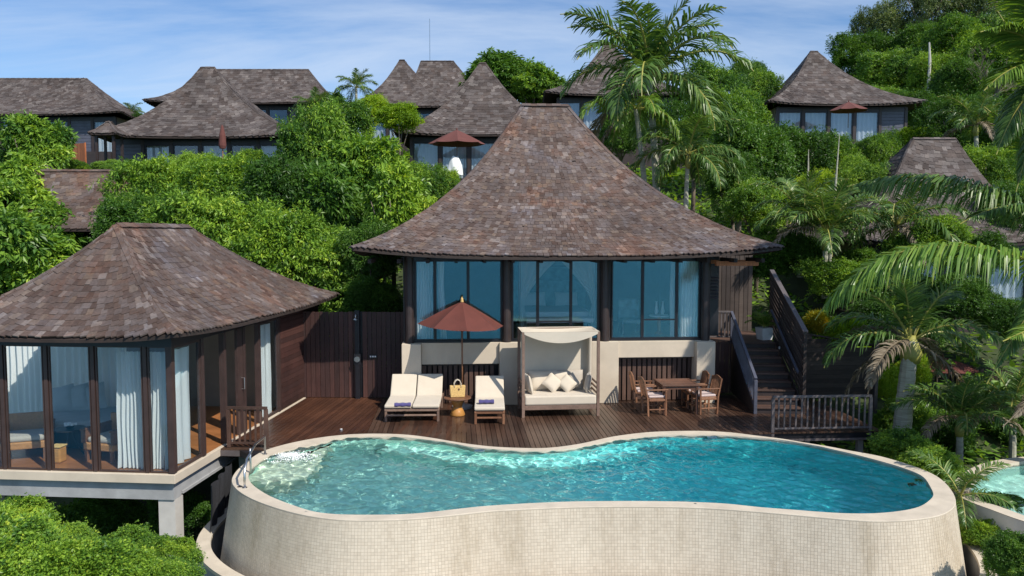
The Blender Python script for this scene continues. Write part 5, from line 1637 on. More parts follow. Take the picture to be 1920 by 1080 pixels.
# ------------------------------------------------------------------ villas on the hillside
def hill_villa(lab, ridge_px0, ridge_px1, ridge_y, eave_px0, eave_px1, eave_y, d, wall_h=2.6, depth=9.0, rot=0.0, ex=.27, wd=.3, wins=None, prof_=PROF, over=.9, d_ridge=None, roof_only=False, mat='shingle_far', up=.25, wallmat=None, singles=0):
    """eave front edge at depth d; pixel columns give the widths"""
    e0, e1 = at(eave_px0, eave_y, d), at(eave_px1, eave_y, d)
    zr_d = d + (d_ridge or depth / 2)
    r0, r1 = at(ridge_px0, ridge_y, zr_d), at(ridge_px1, ridge_y, zr_d)
    cx = (e0.x + e1.x) / 2
    loc = Vector((cx, d + depth / 2, 0)); 
    t = thing('villa', lab, 'villa', loc, rot, group='villas on the hillside')
    hw = (e1.x - e0.x) / 2
    ez = (e0.z + e1.z) / 2
    y0, y1 = -depth / 2, depth / 2
    ry = (d_ridge or depth / 2) - depth / 2
    f = hip_faces((-hw, y0), (hw, y0), (hw, y1), (-hw, y1), (r0.x - cx, ry), (r1.x - cx, ry))
    make_roof(t, f, prof_, r0.z, ez, up, ex, wd, M[mat], th=.03, singles=singles)
    if roof_only: return t
    wx = hw - over; wy0, wy1 = y0 + over, y1 - over
    zb = ez - wall_h
    mb = MB()
    mb.box(-wx, wx, wy0 + 2.4, wy0 + 2.5, zb, ez); mb.box(-wx, -wx + .12, wy0, wy1, zb, ez); mb.box(wx - .12, wx, wy0, wy1, zb, ez); mb.box(-wx, wx, wy1 - .1, wy1, zb, ez)
    mb.build('wall', M['room_wall'] if not wallmat else M[wallmat], t)
    mb = MB(); mb.box(-wx - .4, wx + .4, wy0 - 1.6, wy1 + .3, zb - 4.0, zb); mb.build('plinth', M['post'], t)
    mb = MB(); mb.box(-wx - .02, wx + .02, wy0 - .05, wy0 + .1, ez - .32, ez - .02); mb.build('head_beam', M['black'], t)
    n = max(3, int(2 * wx / 1.5))
    for k in range(n + 1):
        x = -wx + 2 * wx * k / n
        mb = MB(); mb.box(x - .09, x + .09, wy0 - .08, wy0 + .08, zb, ez - .05); mb.build('post', M['post'], t)
    for k in range(n):
        a, b = -wx + 2 * wx * k / n + .093, -wx + 2 * wx * (k + 1) / n - .093
        kind = wins[k % len(wins)] if wins else 'gc'[k % 2]
        kind = 'c' if kind == 'g' and k % 3 == 0 else kind
        if kind == 'w':
            z = zb
            while z < ez - .35:
                board('cladding_board', M['blue_rail'], t, a, b, wy0 - .02, wy0 + .03, z, z + .2); z += .215
        else:
            wframe(t, None, a, b, zb, ez - .33, wy0, M['black'], M['glass_far'], .06)
            if kind == 'c':
                mb = MB()
                def fn(s, q): return Vector((a + .06 + (b - a - .12) * s, wy0 + .16 + .035 * math.sin(s * 30), zb + .03 + (ez - zb - .4) * q))
                mb.grid(fn, 36, 2); mb.build('window_curtain', M['curtain'], t, smooth=True)
    return t
hill_villa('far left long villa with a wide ridged roof above the bright trees', -260, 163, 148, -300, 228, 215, 56, wall_h=2.6, depth=10, wins='gwcgcggc')
hill_villa('villa with long ridge behind and above the second villa from the left', 380, 578, 131, 268, 640, 193, 60, wall_h=2.4, depth=10, wins='wcggcgwg', prof_=PROF)
hill_villa('villa with a broad concave roof and closed parasol, second from the left', 378, 402, 127, 168, 560, 257, 45, wall_h=2.6, depth=11, wins='wcgcgcgc')
hill_villa('small far villa with a pointed brown roof behind the yellow green shrubs', 750, 757, 113, 655, 880, 200, 60, wall_h=2.4, depth=9)
hill_villa('far villa whose grey ridged roof shows between two pointed roofs', 790, 850, 115, 740, 960, 195, 68, wall_h=2.4, depth=9)
hill_villa('villa with pointed shingle roof and open maroon parasol behind the main roof', 900, 910, 119, 738, 1072, 253, 46, wall_h=2.5, depth=10, wins='cccgccgc')
hill_villa('steep roofed villa half hidden by the tall coconut palm', 1134, 1146, 82, 1022, 1300, 178, 54, wall_h=2.4, depth=9, wins='gcgc')
hill_villa('villa with a dark curved roof and small red parasol high on the right', 1520, 1532, 97, 1440, 1738, 196, 52, wall_h=2.4, depth=9, wins='gcccwccw', mat='shingle_far')
hill_villa('neighbouring villa with grey shingle roof behind the palm fronds on the right', 1712, 1790, 261, 1575, 2010, 458, 28, wall_h=2.4, depth=10, wins='gcgg', ex=.21, wd=.24, mat='shingle_far', singles=0)
hill_villa('low roof of a neighbouring villa showing between the trees on the left', 20, 330, 321, -40, 400, 430, 29, wall_h=2.4, depth=8, wins='wg', ex=.2, wd=.24, mat='shingle', d_ridge=2.7)
# small porch roofs
def porch(px, py, d, w, h, lab):
    p = at(px, py, d)
    t = thing('porch_roof', lab, 'porch roof', (p.x, d, p.z - h), 0)
    make_roof(t, hip_faces((-w, -w), (w, -w), (w, w), (-w, w), (-.05, 0), (.05, 0)), PROF_PAV, h, 0, .05, .26, .3, M['shingle_far'], th=.03)
    mb = MB()
    for sx in (-1, 1):
        for sy in (-1, 1): mb.box(sx * (w - .3) - .06, sx * (w - .3) + .06, sy * (w - .3) - .06, sy * (w - .3) + .06, -3.2, 0)
    mb.build('post', M['post'], t)
porch(204, 229, 43.5, .75, .7, 'tiny pointed porch roof at the left eave of the second villa')
porch(75, 292, 37, 1.3, .9, 'small grey porch roof almost swallowed by the trees on the left')
q = at(133, 305, 42)
t = thing('orange_screen', 'bright orange board screen beside the dark walled villa on the left', 'screen', (q.x, q.y, q.z), -.5)
for k in range(9): board('screen_board', M['orange'], t, k * .135, k * .135 + .125, -.012, .012, 0, .95 + .0)
mb = MB(); mb.box(-.02, .05, .015, .06, -3, .98); mb.box(1.15, 1.22, .015, .06, -3, .98); mb.build('post', M['orange'], t)
t = thing('antenna_mast', 'thin radio mast standing against the sky behind the pointed roofs', 'mast', at(806, 118, 75))
mb = MB(); mb.tube([(0, 0, -8), (0, 0, 4.0)], [.05, .035], 6); mb.build('mast', M['steel'], t)
# parasols on the hill
q = at(857, 330, 43.5); tp = at(857, 240, 43.5)
umbrella((q.x, q.y, q.z), 1.55, tp.z - q.z - .85, tp.z - q.z - .1, 'open maroon parasol on the terrace of the villa behind the main roof', M['umbrella_far'], detail=False, rz=.1, group='parasols on the hillside')
q = at(1590, 240, 49); tp = at(1590, 188, 49)
umbrella((q.x, q.y, q.z), 1.15, tp.z - q.z - .62, tp.z - q.z - .1, 'small open red parasol in front of the dark roofed villa on the right', M['umbrella_far'], detail=False, group='parasols on the hillside')
q = at(1765, 740, 24.5); tp = at(1765, 664, 24.5)
umbrella((q.x, q.y, q.z), 1.05, tp.z - q.z - .42, tp.z - q.z - .1, 'terracotta parasol on the neighbouring deck behind the palm trunk', M['umbrella'], detail=False, group='parasols on the hillside')
q = at(418, 300, 43)
t = thing('closed_parasol', 'closed maroon parasol in front of the second villa from the left', 'umbrella', q)
mb = MB(); mb.tube([(0, 0, 0), (0, 0, .6)], .03, 8); mb.build('pole', M['teak'], t)
mb = MB(); mb.lathe([(.16, .6), (.2, .75), (.17, 1.3), (.07, 1.75), (.02, 1.85)], n=10); mb.build('canopy', M['umbrella_far'], t)
q = at(853, 328, 42.8)
t = thing('wrapped_chair', 'white cloth draped over a chair under the maroon parasol on the hill', 'draped chair', q)
mb = MB()
def cf(s_, z_):
    a = s_ * 2 * math.pi
    r = (.40 - .10 * z_ - .16 * z_ ** 4) * (1 + .13 * math.sin(a * 4 + z_ * 3) * (1.1 - z_)) 
    return Vector((r * math.cos(a), r * .8 * math.sin(a) + .08 * z_, .98 * z_ + .05 * math.sin(a * 2) * z_))
mb.grid(cf, 40, 10); ring_ = [cf(k / 40, 1) for k in range(40)]; mb.add(ring_, [tuple(range(40))]); mb.build('cloth', M['white_cloth'], t, smooth=True)
# neighbour's pool and deck on the right
M['pale_tile'] = plain('pale_aqua_mosaic', (0.62, 0.86, 0.78), 0.6, 0.08, 8, 0.1)
npts = [gz(x, y, -.35)[:2] for x, y in ((1818, 925), (1835, 893), (1880, 872), (1960, 862), (2080, 870), (2160, 900), (2160, 960), (2060, 985), (1960, 978), (1890, 955))]
no, _ = closed_resample(npts, 90, 3)
nn_ = norms(no)
if ((no.mean(0) - no) * nn_).sum(1).mean() > 0: nn_ = -nn_
t = thing('neighbour_pool', 'pale turquoise pool of the next villa at the right edge of the frame', 'swimming pool', (0, 0, 0))
PO = Vector((0, 0, 0))
mb = MB(); ring_strip(mb, no, -.35, no + nn_ * .28, -.35); ring_strip(mb, no, -.35, no, -.55); mb.build('coping', M['coping'], t)
mb = MB(); ring_strip(mb, no + nn_ * .27, -.36, no + nn_ * .32, -3.0); mb.build('outer_wall', M['beam_pale'], t)
mb = MB(); ring_strip(mb, no, -.5, no, -1.3); mb.add([(p[0], p[1], -1.2) for p in no], [tuple(range(len(no)))]); nb_ = mb.build('basin', M['pale_tile'], t)
w2 = bpy.data.objects.new('neighbour_pool_water', water_mesh(no, .06, -.40, 1, 'neighbour_pool_water', M['water'], 9, amp=.6)); link(w2); tag(w2, kind='structure')
w2.cycles.is_caustics_caster = True; nb_.cycles.is_caustics_receiver = True
t = thing('neighbour_fence', 'red brown slatted fence behind the palms at the right edge of the frame', 'fence', at(1745, 752, 24), -.02)
for k in range(22):
    board('fence_board', M['fence'] if k % 3 else M['slat'], t, k * .145, k * .145 + .10, -.012, .012, 0, .98)
mb = MB(); mb.box(0, 3.2, .015, .05, .15, .22); mb.box(0, 3.2, .015, .05, .8, .87); mb.build('fence_rail', M['post'], t)
mb = MB(); mb.box(.0, 3.2, -.5, 3, -.25, -.01); mb.build('fence_footing', M['slat'], t)

# ------------------------------------------------------------------ foliage
def leaf_cloud(seed, lobes, rosettes, per, ll, lw=.36, droop=.5, zsq=1.0, inner=.12, spread=1.0, lobe_r=(.28, .46), mats=None):
    rg = np.random.default_rng(seed)
    C = rg.normal(size=(lobes, 3)); C /= np.linalg.norm(C, axis=1)[:, None]
    C *= (rg.random(lobes) ** .5 * .66)[:, None]; C[:, 2] = C[:, 2] * .8
    R = rg.uniform(*lobe_r, lobes)
    n = rosettes * 3
    k = rg.choice(lobes, n, p=R ** 2 / (R ** 2).sum())
    D = rg.normal(size=(n, 3)); D /= np.linalg.norm(D, axis=1)[:, None]
    D[:, 2] = np.where(D[:, 2] < -.6, -D[:, 2], D[:, 2])
    rad = R[k] * np.where(rg.random(n) < inner, rg.uniform(.5, .9, n), 1 + rg.normal(0, .13, n))
    P = C[k] + D * rad[:, None]
    w1 = sum(np.sin(P @ rg.normal(size=3) * f + rg.uniform(0, 6)) for f in (4, 5, 7, 9)) / 4
    w2 = sum(np.sin(P @ rg.normal(size=3) * f + rg.uniform(0, 6)) for f in (13, 17, 22)) / 3
    P = P * (1 + .20 * w1 + .08 * w2)[:, None]
    sp_ = rg.random(n) < .10
    P[sp_] += D[sp_] * rg.uniform(.03, .17, sp_.sum())[:, None]
    dist = np.linalg.norm(P[:, None] - C[None], axis=2) / R[None]
    dist[np.arange(n), k] = 9
    keep = dist.min(1) > .72
    P, D, k = P[keep][:rosettes], D[keep][:rosettes], k[keep][:rosettes]
    n = len(P)
    lobe_t = rg.normal(0, .15, lobes)[k]
    ros_t = rg.normal(0, .12, n) + lobe_t
    P = np.repeat(P, per, 0); D = np.repeat(D, per, 0); T = np.repeat(ros_t, per)
    N = len(P)
    rnd = rg.normal(size=(N, 3)); rnd /= np.linalg.norm(rnd, axis=1)[:, None]
    d = D * .55 + rnd * .9 * spread; d[:, 2] -= droop * rg.uniform(.4, 1.4, N)
    d /= np.linalg.norm(d, axis=1)[:, None]
    up = D * .5 + np.array([.1, -.15, .55]) + rg.normal(size=(N, 3)) * .62
    sd_ = np.cross(d, up); sd_ /= np.linalg.norm(sd_, axis=1)[:, None] + 1e-9
    nr = np.cross(sd_, d)
    L = ll * rg.uniform(.65, 1.3, N)[:, None]; W = L * lw * rg.uniform(.8, 1.2, N)[:, None]
    b = P + rnd * ll * .25
    v0 = b; v1 = b + d * L * .42 + sd_ * W * .5 + nr * W * .16; v2 = b + d * L - nr * L * .1; v3 = b + d * L * .42 - sd_ * W * .5 + nr * W * .16
    vm = b + d * L * .45
    V = np.stack([v0, v1, v2, v3], 1); V[..., 2] *= zsq
    V = V.reshape(-1, 3)
    i = np.arange(N)[:, None] * 4
    F = np.concatenate([i + np.array([[0, 1, 2]]), i + np.array([[0, 2, 3]])], 0)
    T = np.clip(.42 + T + rg.normal(0, .10, N), 0, 1)
    return V, F, np.repeat(T, 4)
CR = {}
def crown_mesh(key):
    if key in CR: return CR[key]
    kind, seed = key
    P = dict(big=dict(lobes=24, rosettes=2700, per=8, ll=.115, lw=.42, droop=.8, lobe_r=(.2, .42)),
             mid=dict(lobes=30, rosettes=5200, per=6, ll=.075, lw=.36, droop=.6, lobe_r=(.18, .40)),
             fine=dict(lobes=34, rosettes=7200, per=5, ll=.058, lw=.42, droop=.3, lobe_r=(.16, .38)),
             shrub=dict(lobes=40, rosettes=9500, per=5, ll=.052, lw=.55, droop=.1, lobe_r=(.15, .34)),
             airy=dict(lobes=34, rosettes=5200, per=5, ll=.048, lw=.34, droop=.4, lobe_r=(.12, .28)),
             strap=dict(lobes=8, rosettes=700, per=9, ll=.34, lw=.12, droop=.25))[kind]
    V, F, T = leaf_cloud(seed, **P)
    CR[key] = (V, F, T)
    return CR[key]
CM = {}
def crown_obj(key, mat, parent, name='crown'):
    k = (key, mat)
    if k not in CM:
        V, F, T = crown_mesh(key)
        CM[k] = np_mesh('crown_leaves', V, F, T, [M[mat]])
    o = bpy.data.objects.new(name, CM[k]); link(o, parent)
    return o
TN = 0
def tree(px, py, d, rpx, lab, kind='mid', mat='leaf', sq=1.0, cat='tree', group='trees on the hillside', rx=None, name=None, trunk=True):
    global TN
    TN += 1
    c = at(px, py, d); r = rpx / 1500 * d
    if cat == 'tree' and d < 60: c.z -= .12 * r; sq *= 1.14
    g = float(hgt(c.x, c.y))
    base = min(g, c.z - r * .6)
    t = thing(name or ('tree' if cat == 'tree' else cat.replace(' ', '_')), lab, cat, (c.x, c.y, base), 0, group=group)
    o = crown_obj((kind, 1 + TN % (3 if kind in ('mid', 'big') else 2)), mat, t, 'crown' if cat == 'tree' else 'foliage')
    o.location = (0, 0, c.z - base)
    o.rotation_euler = (random.uniform(-.3, .3), random.uniform(-.3, .3), random.uniform(0, 6.28))
    o.scale = (random.uniform(.88, 1.2) * r, r * random.uniform(.88, 1.2), r * sq * random.uniform(.92, 1.1))
    if trunk and cat != 'bush':
        H = c.z - base
        mb = MB(); tr = max(.05, r * .05)
        mb.tube([(0, 0, -.3), (tr * .6, 0, H * .45), (0, tr, H * .85)], [tr * 1.3, tr, tr * .6], 8)
        mb.build('trunk', M['bark'], t, smooth=True)
        mb = MB()
        for k in range(5):
            a = k * 1.256 + random.uniform(-.4, .4)
            mb.tube([(0, 0, H * .55), (math.cos(a) * r * .3, math.sin(a) * r * .3, H * .8 + r * .05), (math.cos(a) * r * .62, math.sin(a) * r * .62, H + r * .2)], [tr * .6, tr * .4, tr * .15], 5)
        mb.build('limb', M['bark'], t, smooth=True)
    return t
T_ = [
 # left masses
 (22, 480, 26, 118, 'bright broad leaved tree at the left edge just above the pavilion roof', 'big', 'leaf', .9),
 (95, 455, 30, 78, 'bright tree with drooping leaves below the low roof on the left', 'big', 'leaf', .9),
 (35, 372, 31, 92, 'broad leaved tree at the left edge, in the middle of the three stacked crowns', 'big', 'leaf', .9),
 (52, 272, 37, 72, 'rounded bright tree in front of the far left long villa', 'big', 'leaf', .85),
 (185, 435, 32, 50, 'yellow green tree directly under the low roof on the left', 'mid', 'leaf_lime', .8),
 (300, 362, 30, 76, 'fresh green tree right of the low roof on the left', 'mid', 'leaf', .95),
 (418, 358, 29, 84, 'fresh green tree in front of the villa with the closed parasol', 'mid', 'leaf', .9),
 (290, 425, 26, 85, 'green tree just behind the left end of the pavilion ridge', 'mid', 'leaf_dark', .8),
 (400, 450, 26, 105, 'green tree directly behind the pavilion ridge', 'mid', 'leaf', .9),
 (512, 372, 28, 84, 'mid green tree between the second villa and the tall leafy tree', 'mid', 'leaf_dark', 1.0),
 (600, 278, 34, 84, 'tall dense tree rising left of the pointed roofs', 'mid', 'leaf', 1.0),
 (700, 318, 32, 92, 'large glossy leaved tree left of the parasol terrace', 'big', 'leaf', .95),
 (612, 395, 28, 98, 'dense tree in the middle of the left thicket', 'big', 'leaf_dark', .95),
 (520, 460, 26, 105, 'dense tree behind the right slope of the pavilion roof', 'mid', 'leaf', .95),
 (620, 500, 26, 95, 'shaded tree behind the tip of the pavilion roof', 'mid', 'leaf', .9),
 (735, 385, 26.5, 80, 'tree pressed against the left slope of the main roof', 'big', 'leaf', 1.0),
 (700, 470, 25, 70, 'dark tree under the left eave corner of the main villa', 'mid', 'leaf_dark', .9),
 (830, 345, 36, 38, 'small shrub like tree below the parasol terrace', 'mid', 'leaf', .8),
 (748, 218, 44, 42, 'yellow green tree below the small pointed roof', 'mid', 'leaf_lime', .7),
 (690, 205, 46, 36, 'pale yellow green tree right of the far thin palm', 'fine', 'leaf_lime', .9),
 (345, 470, 28, 80, 'green tree whose top shows over the middle of the pavilion ridge', 'mid', 'leaf', 1.0),
 (460, 430, 27.5, 70, 'bright tree above the pavilion roof between two larger crowns', 'mid', 'leaf_lime', .9),
 (245, 400, 28, 45, 'small bright tree right of the low roof on the left', 'mid', 'leaf', .9),
 (560, 350, 31, 60, 'medium tree at the foot of the tall dense tree', 'mid', 'leaf_dark', .9),
 (655, 235, 38, 55, 'leafy tree top right of the tall dense tree', 'mid', 'leaf', .9),
 (790, 350, 30, 50, 'tree beside the left ridge slope of the main roof, below the terrace', 'mid', 'leaf', 1.0),
 (360, 312, 34, 45, 'low bush tree under the closed parasol, left one', 'mid', 'leaf', .8),
 (470, 312, 34, 45, 'low bush tree under the closed parasol, right one', 'mid', 'leaf', .8),
 # centre behind
 (935, 150, 62, 72, 'round dark green tree between the pointed roof and the coconut palm', 'big', 'leaf_dark', .7),
 (1000, 165, 60, 55, 'bright tree top right of the pointed roof', 'big', 'leaf', .7),
 (1045, 175, 64, 35, 'small tree top left of the palm hidden villa', 'mid', 'leaf_dark', .8),
 (1165, 240, 47, 48, 'dark tree between the main roof ridge and the palm hidden villa', 'fine', 'leaf_dark', .9),
 # right masses
 (1330, 165, 55, 55, 'small leaved tree right behind the coconut palm', 'fine', 'leaf', 1.0),
 (1395, 150, 60, 46, 'dark tree top against the sky left of the high right villa', 'fine', 'leaf_dark', .95),
 (1430, 175, 58, 40, 'tall narrow green tree top left of the high right villa', 'mid', 'leaf', 1.2),
 (1385, 215, 45, 70, 'bright small leaved tree left of the high right villa', 'fine', 'leaf', 1.0),
 (1300, 245, 40, 70, 'shaded tree behind the lower trunk of the coconut palm', 'fine', 'leaf_dark', 1.0),
 (1385, 300, 36, 92, 'large dark green bush tree right of the coconut palm', 'fine', 'leaf_dark', 1.0),
 (1475, 290, 38, 74, 'dark green tree under the left eave of the high right villa', 'fine', 'leaf_dark', .9),
 (1560, 285, 40, 56, 'rounded tree under the small red parasol', 'fine', 'leaf', .9),
 (1645, 282, 41, 50, 'rounded tree in front of the high right villa, right of the parasol', 'fine', 'leaf', .85),
 (1712, 262, 43, 38, 'bright yellow green bush at the right corner of the high right villa', 'fine', 'leaf_lime', .75),
 (1420, 375, 31, 70, 'bright tree rising over the right slope of the main roof', 'fine', 'leaf', .8),
 (1375, 330, 33, 60, 'dark tree just above the right slope of the main roof', 'fine', 'leaf_dark', .9),
 (1540, 345, 34, 62, 'olive yellow bush between the palms on the right', 'airy', 'leaf_lime', .8),
 (1625, 330, 33, 55, 'olive green bush left of the neighbouring grey roof', 'airy', 'leaf', .9),
 (1850, 320, 34, 62, 'green tree right of the neighbouring roof ridge', 'fine', 'leaf', 1.0),
 (1900, 400, 30, 70, 'green tree at the right edge over the neighbouring roof', 'fine', 'leaf_dark', 1.0),
 (1800, 235, 42, 66, 'dark tree on the slope above the neighbouring roof', 'fine', 'leaf_dark', 1.0),
 (1890, 235, 38, 66, 'dark green tree at the right edge halfway up the hill', 'fine', 'leaf_dark', 1.0),
 # hill top right
 (1605, 105, 78, 48, 'dark tree with a ragged outline at the left end of the hilltop wood', 'fine', 'leaf_dark', .9),
 (1655, 55, 84, 66, 'tall grey green tree on the hilltop, leftmost of the tall ones', 'airy', 'leaf_grey', 1.1),
 (1740, 25, 82, 85, 'tall airy grey green tree in the middle of the hilltop wood', 'airy', 'leaf_grey', 1.1),
 (1840, 30, 80, 85, 'tall airy tree at the right of the hilltop wood', 'airy', 'leaf_grey', 1.1),
 (1675, 135, 72, 58, 'domed bright green tree right behind the high villa', 'fine', 'leaf', .95),
 (1745, 145, 68, 55, 'domed green tree on the upper right slope', 'fine', 'leaf', 1.0),
 (1800, 80, 70, 60, 'bright tree crown in the middle of the upper right slope', 'fine', 'leaf', .8),
 (1700, 95, 76, 55, 'dark leafy tree in the heart of the hilltop wood', 'fine', 'leaf_dark', 1.0),
 (1870, 110, 64, 70, 'bright green tree on the upper right slope near the frame edge', 'fine', 'leaf', .9),
 (1790, 160, 60, 55, 'shaded tree above the slope on the right', 'fine', 'leaf_dark', 1.0),
 (1660, 190, 62, 45, 'mid green tree hugging the right slope of the high villa roof', 'fine', 'leaf', .8),
 (1735, 205, 56, 45, 'dark shrubby tree right of the high villa', 'fine', 'leaf_dark', .9),
 (1925, 60, 70, 80, 'tall tree cut by the upper right corner', 'airy', 'leaf', 1.2),
]
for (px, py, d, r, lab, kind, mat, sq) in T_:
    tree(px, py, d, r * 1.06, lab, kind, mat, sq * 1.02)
# far strip of small trees where the hill meets the sky
for k, (px, py, d, r) in enumerate(((245, 222, 66, 22), (262, 230, 60, 25), (620, 190, 58, 26), (660, 215, 50, 30))):
    tree(px, py, d, r, ['small distant tree in the gap between the two left villas', 'small dark tree against the left eave of the second villa', 'small tree under the far thin palm', 'low tree below the far thin palm'][k], 'fine', 'leaf_dark', .8)
# hedge and shrubs below the left villas
for k, (px, py, d, r) in enumerate(((95, 318, 39, 36), (150, 316, 39.5, 30), (205, 314, 40, 30), (250, 316, 40, 30))):
    tree(px, py, d, r, ['hedge bush at the left end of the row under the orange screen', 'hedge bush under the left foot of the orange screen', 'hedge bush in front of the dark boarded wall', 'hedge bush at the right end of the row under the villa'][k], 'fine', 'leaf', .6, cat='bush', group='hedge under the left villas')
# garden shrubs near the pool
S_ = [
 (1700, 850, 17.2, 78, 'glossy green bush behind the right end of the pool', 'shrub', 'leaf', .85),
 (1752, 880, 16.0, 62, 'glossy green bush spilling over the right pool coping', 'shrub', 'leaf', .9),
 (1650, 830, 18.6, 46, 'small dark bush under the right deck', 'shrub', 'leaf_dark', .8),
 (1665, 720, 21.5, 48, 'olive bush behind the corner post of the deck', 'airy', 'leaf_lime', 1.3),
 (1720, 700, 22.5, 45, 'variegated yellowish bush right of the palm trunk', 'airy', 'leaf_lime', 1.2),
 (1905, 1040, 11.3, 60, 'dark leafy bush in the lower right corner', 'shrub', 'leaf_dark', .9),
 (1960, 1090, 10.8, 70, 'green bush cut by the lower right corner', 'shrub', 'leaf', .9),
 (1838, 1000, 13.6, 44, 'small leafy bush between the right pool coping and the next pool', 'shrub', 'leaf', .9),
 (1895, 1060, 11.9, 52, 'leafy bush in front of the neighbouring pool wall', 'shrub', 'leaf', .9),
 (1870, 975, 14.8, 48, 'shaded bush between the two pools', 'shrub', 'leaf_dark', .9),
 (1780, 810, 20.5, 60, 'dark bush among the low palm fronds', 'shrub', 'leaf_dark', .9),
 (1900, 800, 21, 70, 'dark bush below the fence at the right edge', 'shrub', 'leaf_dark', .9),
 (1790, 560, 24.5, 75, 'dark bush in front of the neighbouring windows, left one', 'fine', 'leaf_dark', .9),
 (1890, 600, 24.0, 70, 'dark bush in front of the neighbouring windows, at the frame edge', 'fine', 'leaf_dark', .9),
 (1735, 455, 25.2, 72, 'leafy bush hiding the lower part of the neighbouring grey roof', 'fine', 'leaf', .75),
 (1650, 600, 23.5, 60, 'dark bush directly behind the corner post and the stout palm', 'fine', 'leaf_dark', 1.0),
 (1720, 620, 24.5, 60, 'shaded bush above the terracotta parasol on the right', 'fine', 'leaf_dark', .9),
 (1840, 480, 25.5, 70, 'dark bush under the long arching frond', 'fine', 'leaf_dark', .8),
 (1560, 520, 25, 60, 'green bush right behind the croton bushes', 'fine', 'leaf', .9),
 (1700, 790, 20.5, 60, 'green bush at the foot of the stout palm', 'shrub', 'leaf', .9),
 (1850, 760, 22.5, 60, 'dark bush hiding the foot of the neighbouring fence', 'shrub', 'leaf_dark', .8),
]
for (px, py, d, r, lab, kind, mat, sq) in S_: tree(px, py, d, r, lab, kind, mat, sq, cat='bush', group='garden bushes on the right')
for (px, py, d, r, lab, mat) in ((1527, 607, 21.9, 25, 'croton bush with vivid yellow leaves behind the stair screen', 'leaf_yellow'), (1582, 628, 21.7, 36, 'yellow green croton bush over the garden screen', 'leaf_lime')):
    tree(px, py, d, r, lab, 'strap', mat, 1.1, cat='bush', group='crotons behind the garden screen')
F_ = [
 (20, 1060, 10.4, 150, 'bright small leaved bush in the lower left corner'), (150, 1085, 10.2, 130, 'bright small leaved bush at the bottom edge right of the corner bush'),
 (220, 1090, 10.6, 95, 'bright small leaved bush at the bottom edge below the concrete column'), (318, 1080, 11.0, 62, 'bright small leaved bush touching the pool gutter'),
 (30, 985, 11.8, 85, 'bright bush under the left end of the pavilion'), (215, 1040, 11.6, 75, 'small bright bush below the dark gap under the pavilion'), (318, 1040, 12.0, 58, 'small bright bush right of the concrete column'),
 (120, 1030, 11.5, 70, 'small bright bush between the corner bush and the dark gap')]
for (px, py, d, r, lab) in F_: tree(px, py, d, r, lab, 'shrub', 'leaf', .8, cat='bush', group='bushes under the pavilion')
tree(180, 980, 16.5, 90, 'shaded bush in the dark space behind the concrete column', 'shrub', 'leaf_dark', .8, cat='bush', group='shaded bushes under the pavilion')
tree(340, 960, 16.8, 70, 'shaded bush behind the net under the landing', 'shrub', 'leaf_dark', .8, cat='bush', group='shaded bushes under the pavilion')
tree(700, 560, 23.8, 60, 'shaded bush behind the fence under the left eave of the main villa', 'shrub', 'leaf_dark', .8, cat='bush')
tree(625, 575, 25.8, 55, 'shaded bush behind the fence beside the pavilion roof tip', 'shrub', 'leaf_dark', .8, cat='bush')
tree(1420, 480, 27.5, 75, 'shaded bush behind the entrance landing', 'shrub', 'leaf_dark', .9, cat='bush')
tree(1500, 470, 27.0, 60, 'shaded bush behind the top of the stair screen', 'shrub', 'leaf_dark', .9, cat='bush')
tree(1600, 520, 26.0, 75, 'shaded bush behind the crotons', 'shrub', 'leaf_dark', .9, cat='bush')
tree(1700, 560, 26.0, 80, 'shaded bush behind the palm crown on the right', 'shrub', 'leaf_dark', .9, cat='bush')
# loose understory filling the slopes between the trees
V, F, T = leaf_cloud(77, lobes=40, rosettes=5000, per=6, ll=.05, lw=.42, droop=.3, zsq=.5)
N = 36000
rg = np.random.default_rng(5)
x = rg.uniform(-60, 60, N); y = rg.uniform(22.5, 95, N) ; y = np.where(rg.random(N) < .18, rg.uniform(7.5, 22, N), y)
ok_ = ~((y < 31) & (x > -3.6) & (x < 7.9)) & ~((y < 24) & (x > -11) & (x < 7.2) & (y > 13.5)) & ~((y < 17) & (x > -6.2) & (x < 9.2)) & ~((y > 27) & (y < 38) & (x > 11) & (x < 23))
x, y = x[ok_], y[ok_]; N = len(x)
z = hgt(x, y)
per = 9
P = np.repeat(np.stack([x, y, z], 1), per, 0) + rg.normal(size=(N * per, 3)) * np.array([.28, .28, .14]) + np.array([0, 0, .3])
d = rg.normal(size=(N * per, 3)); d[:, 2] = np.abs(d[:, 2]) * .3; d /= np.linalg.norm(d, axis=1)[:, None]
sd_ = np.cross(d, np.array([0, 0, 1.0]) + rg.normal(size=d.shape) * .4); sd_ /= np.linalg.norm(sd_, axis=1)[:, None]
L = (rg.uniform(.12, .3, N * per) * (1 + np.repeat(y, per) / 60))[:, None]
Vv = np.stack([P, P + d * L * .45 + sd_ * L * .22, P + d * L, P + d * L * .45 - sd_ * L * .22], 1).reshape(-1, 3)
i = np.arange(N * per)[:, None] * 4
Fv = np.concatenate([i + np.array([[0, 1, 2]]), i + np.array([[0, 2, 3]])], 0)
o = bpy.data.objects.new('undergrowth', np_mesh('undergrowth', Vv, Fv, np.repeat(np.clip(rg.normal(.4, .15, N * per), 0, 1), 4), [M['leaf']]))
link(o); tag(o, kind='stuff')

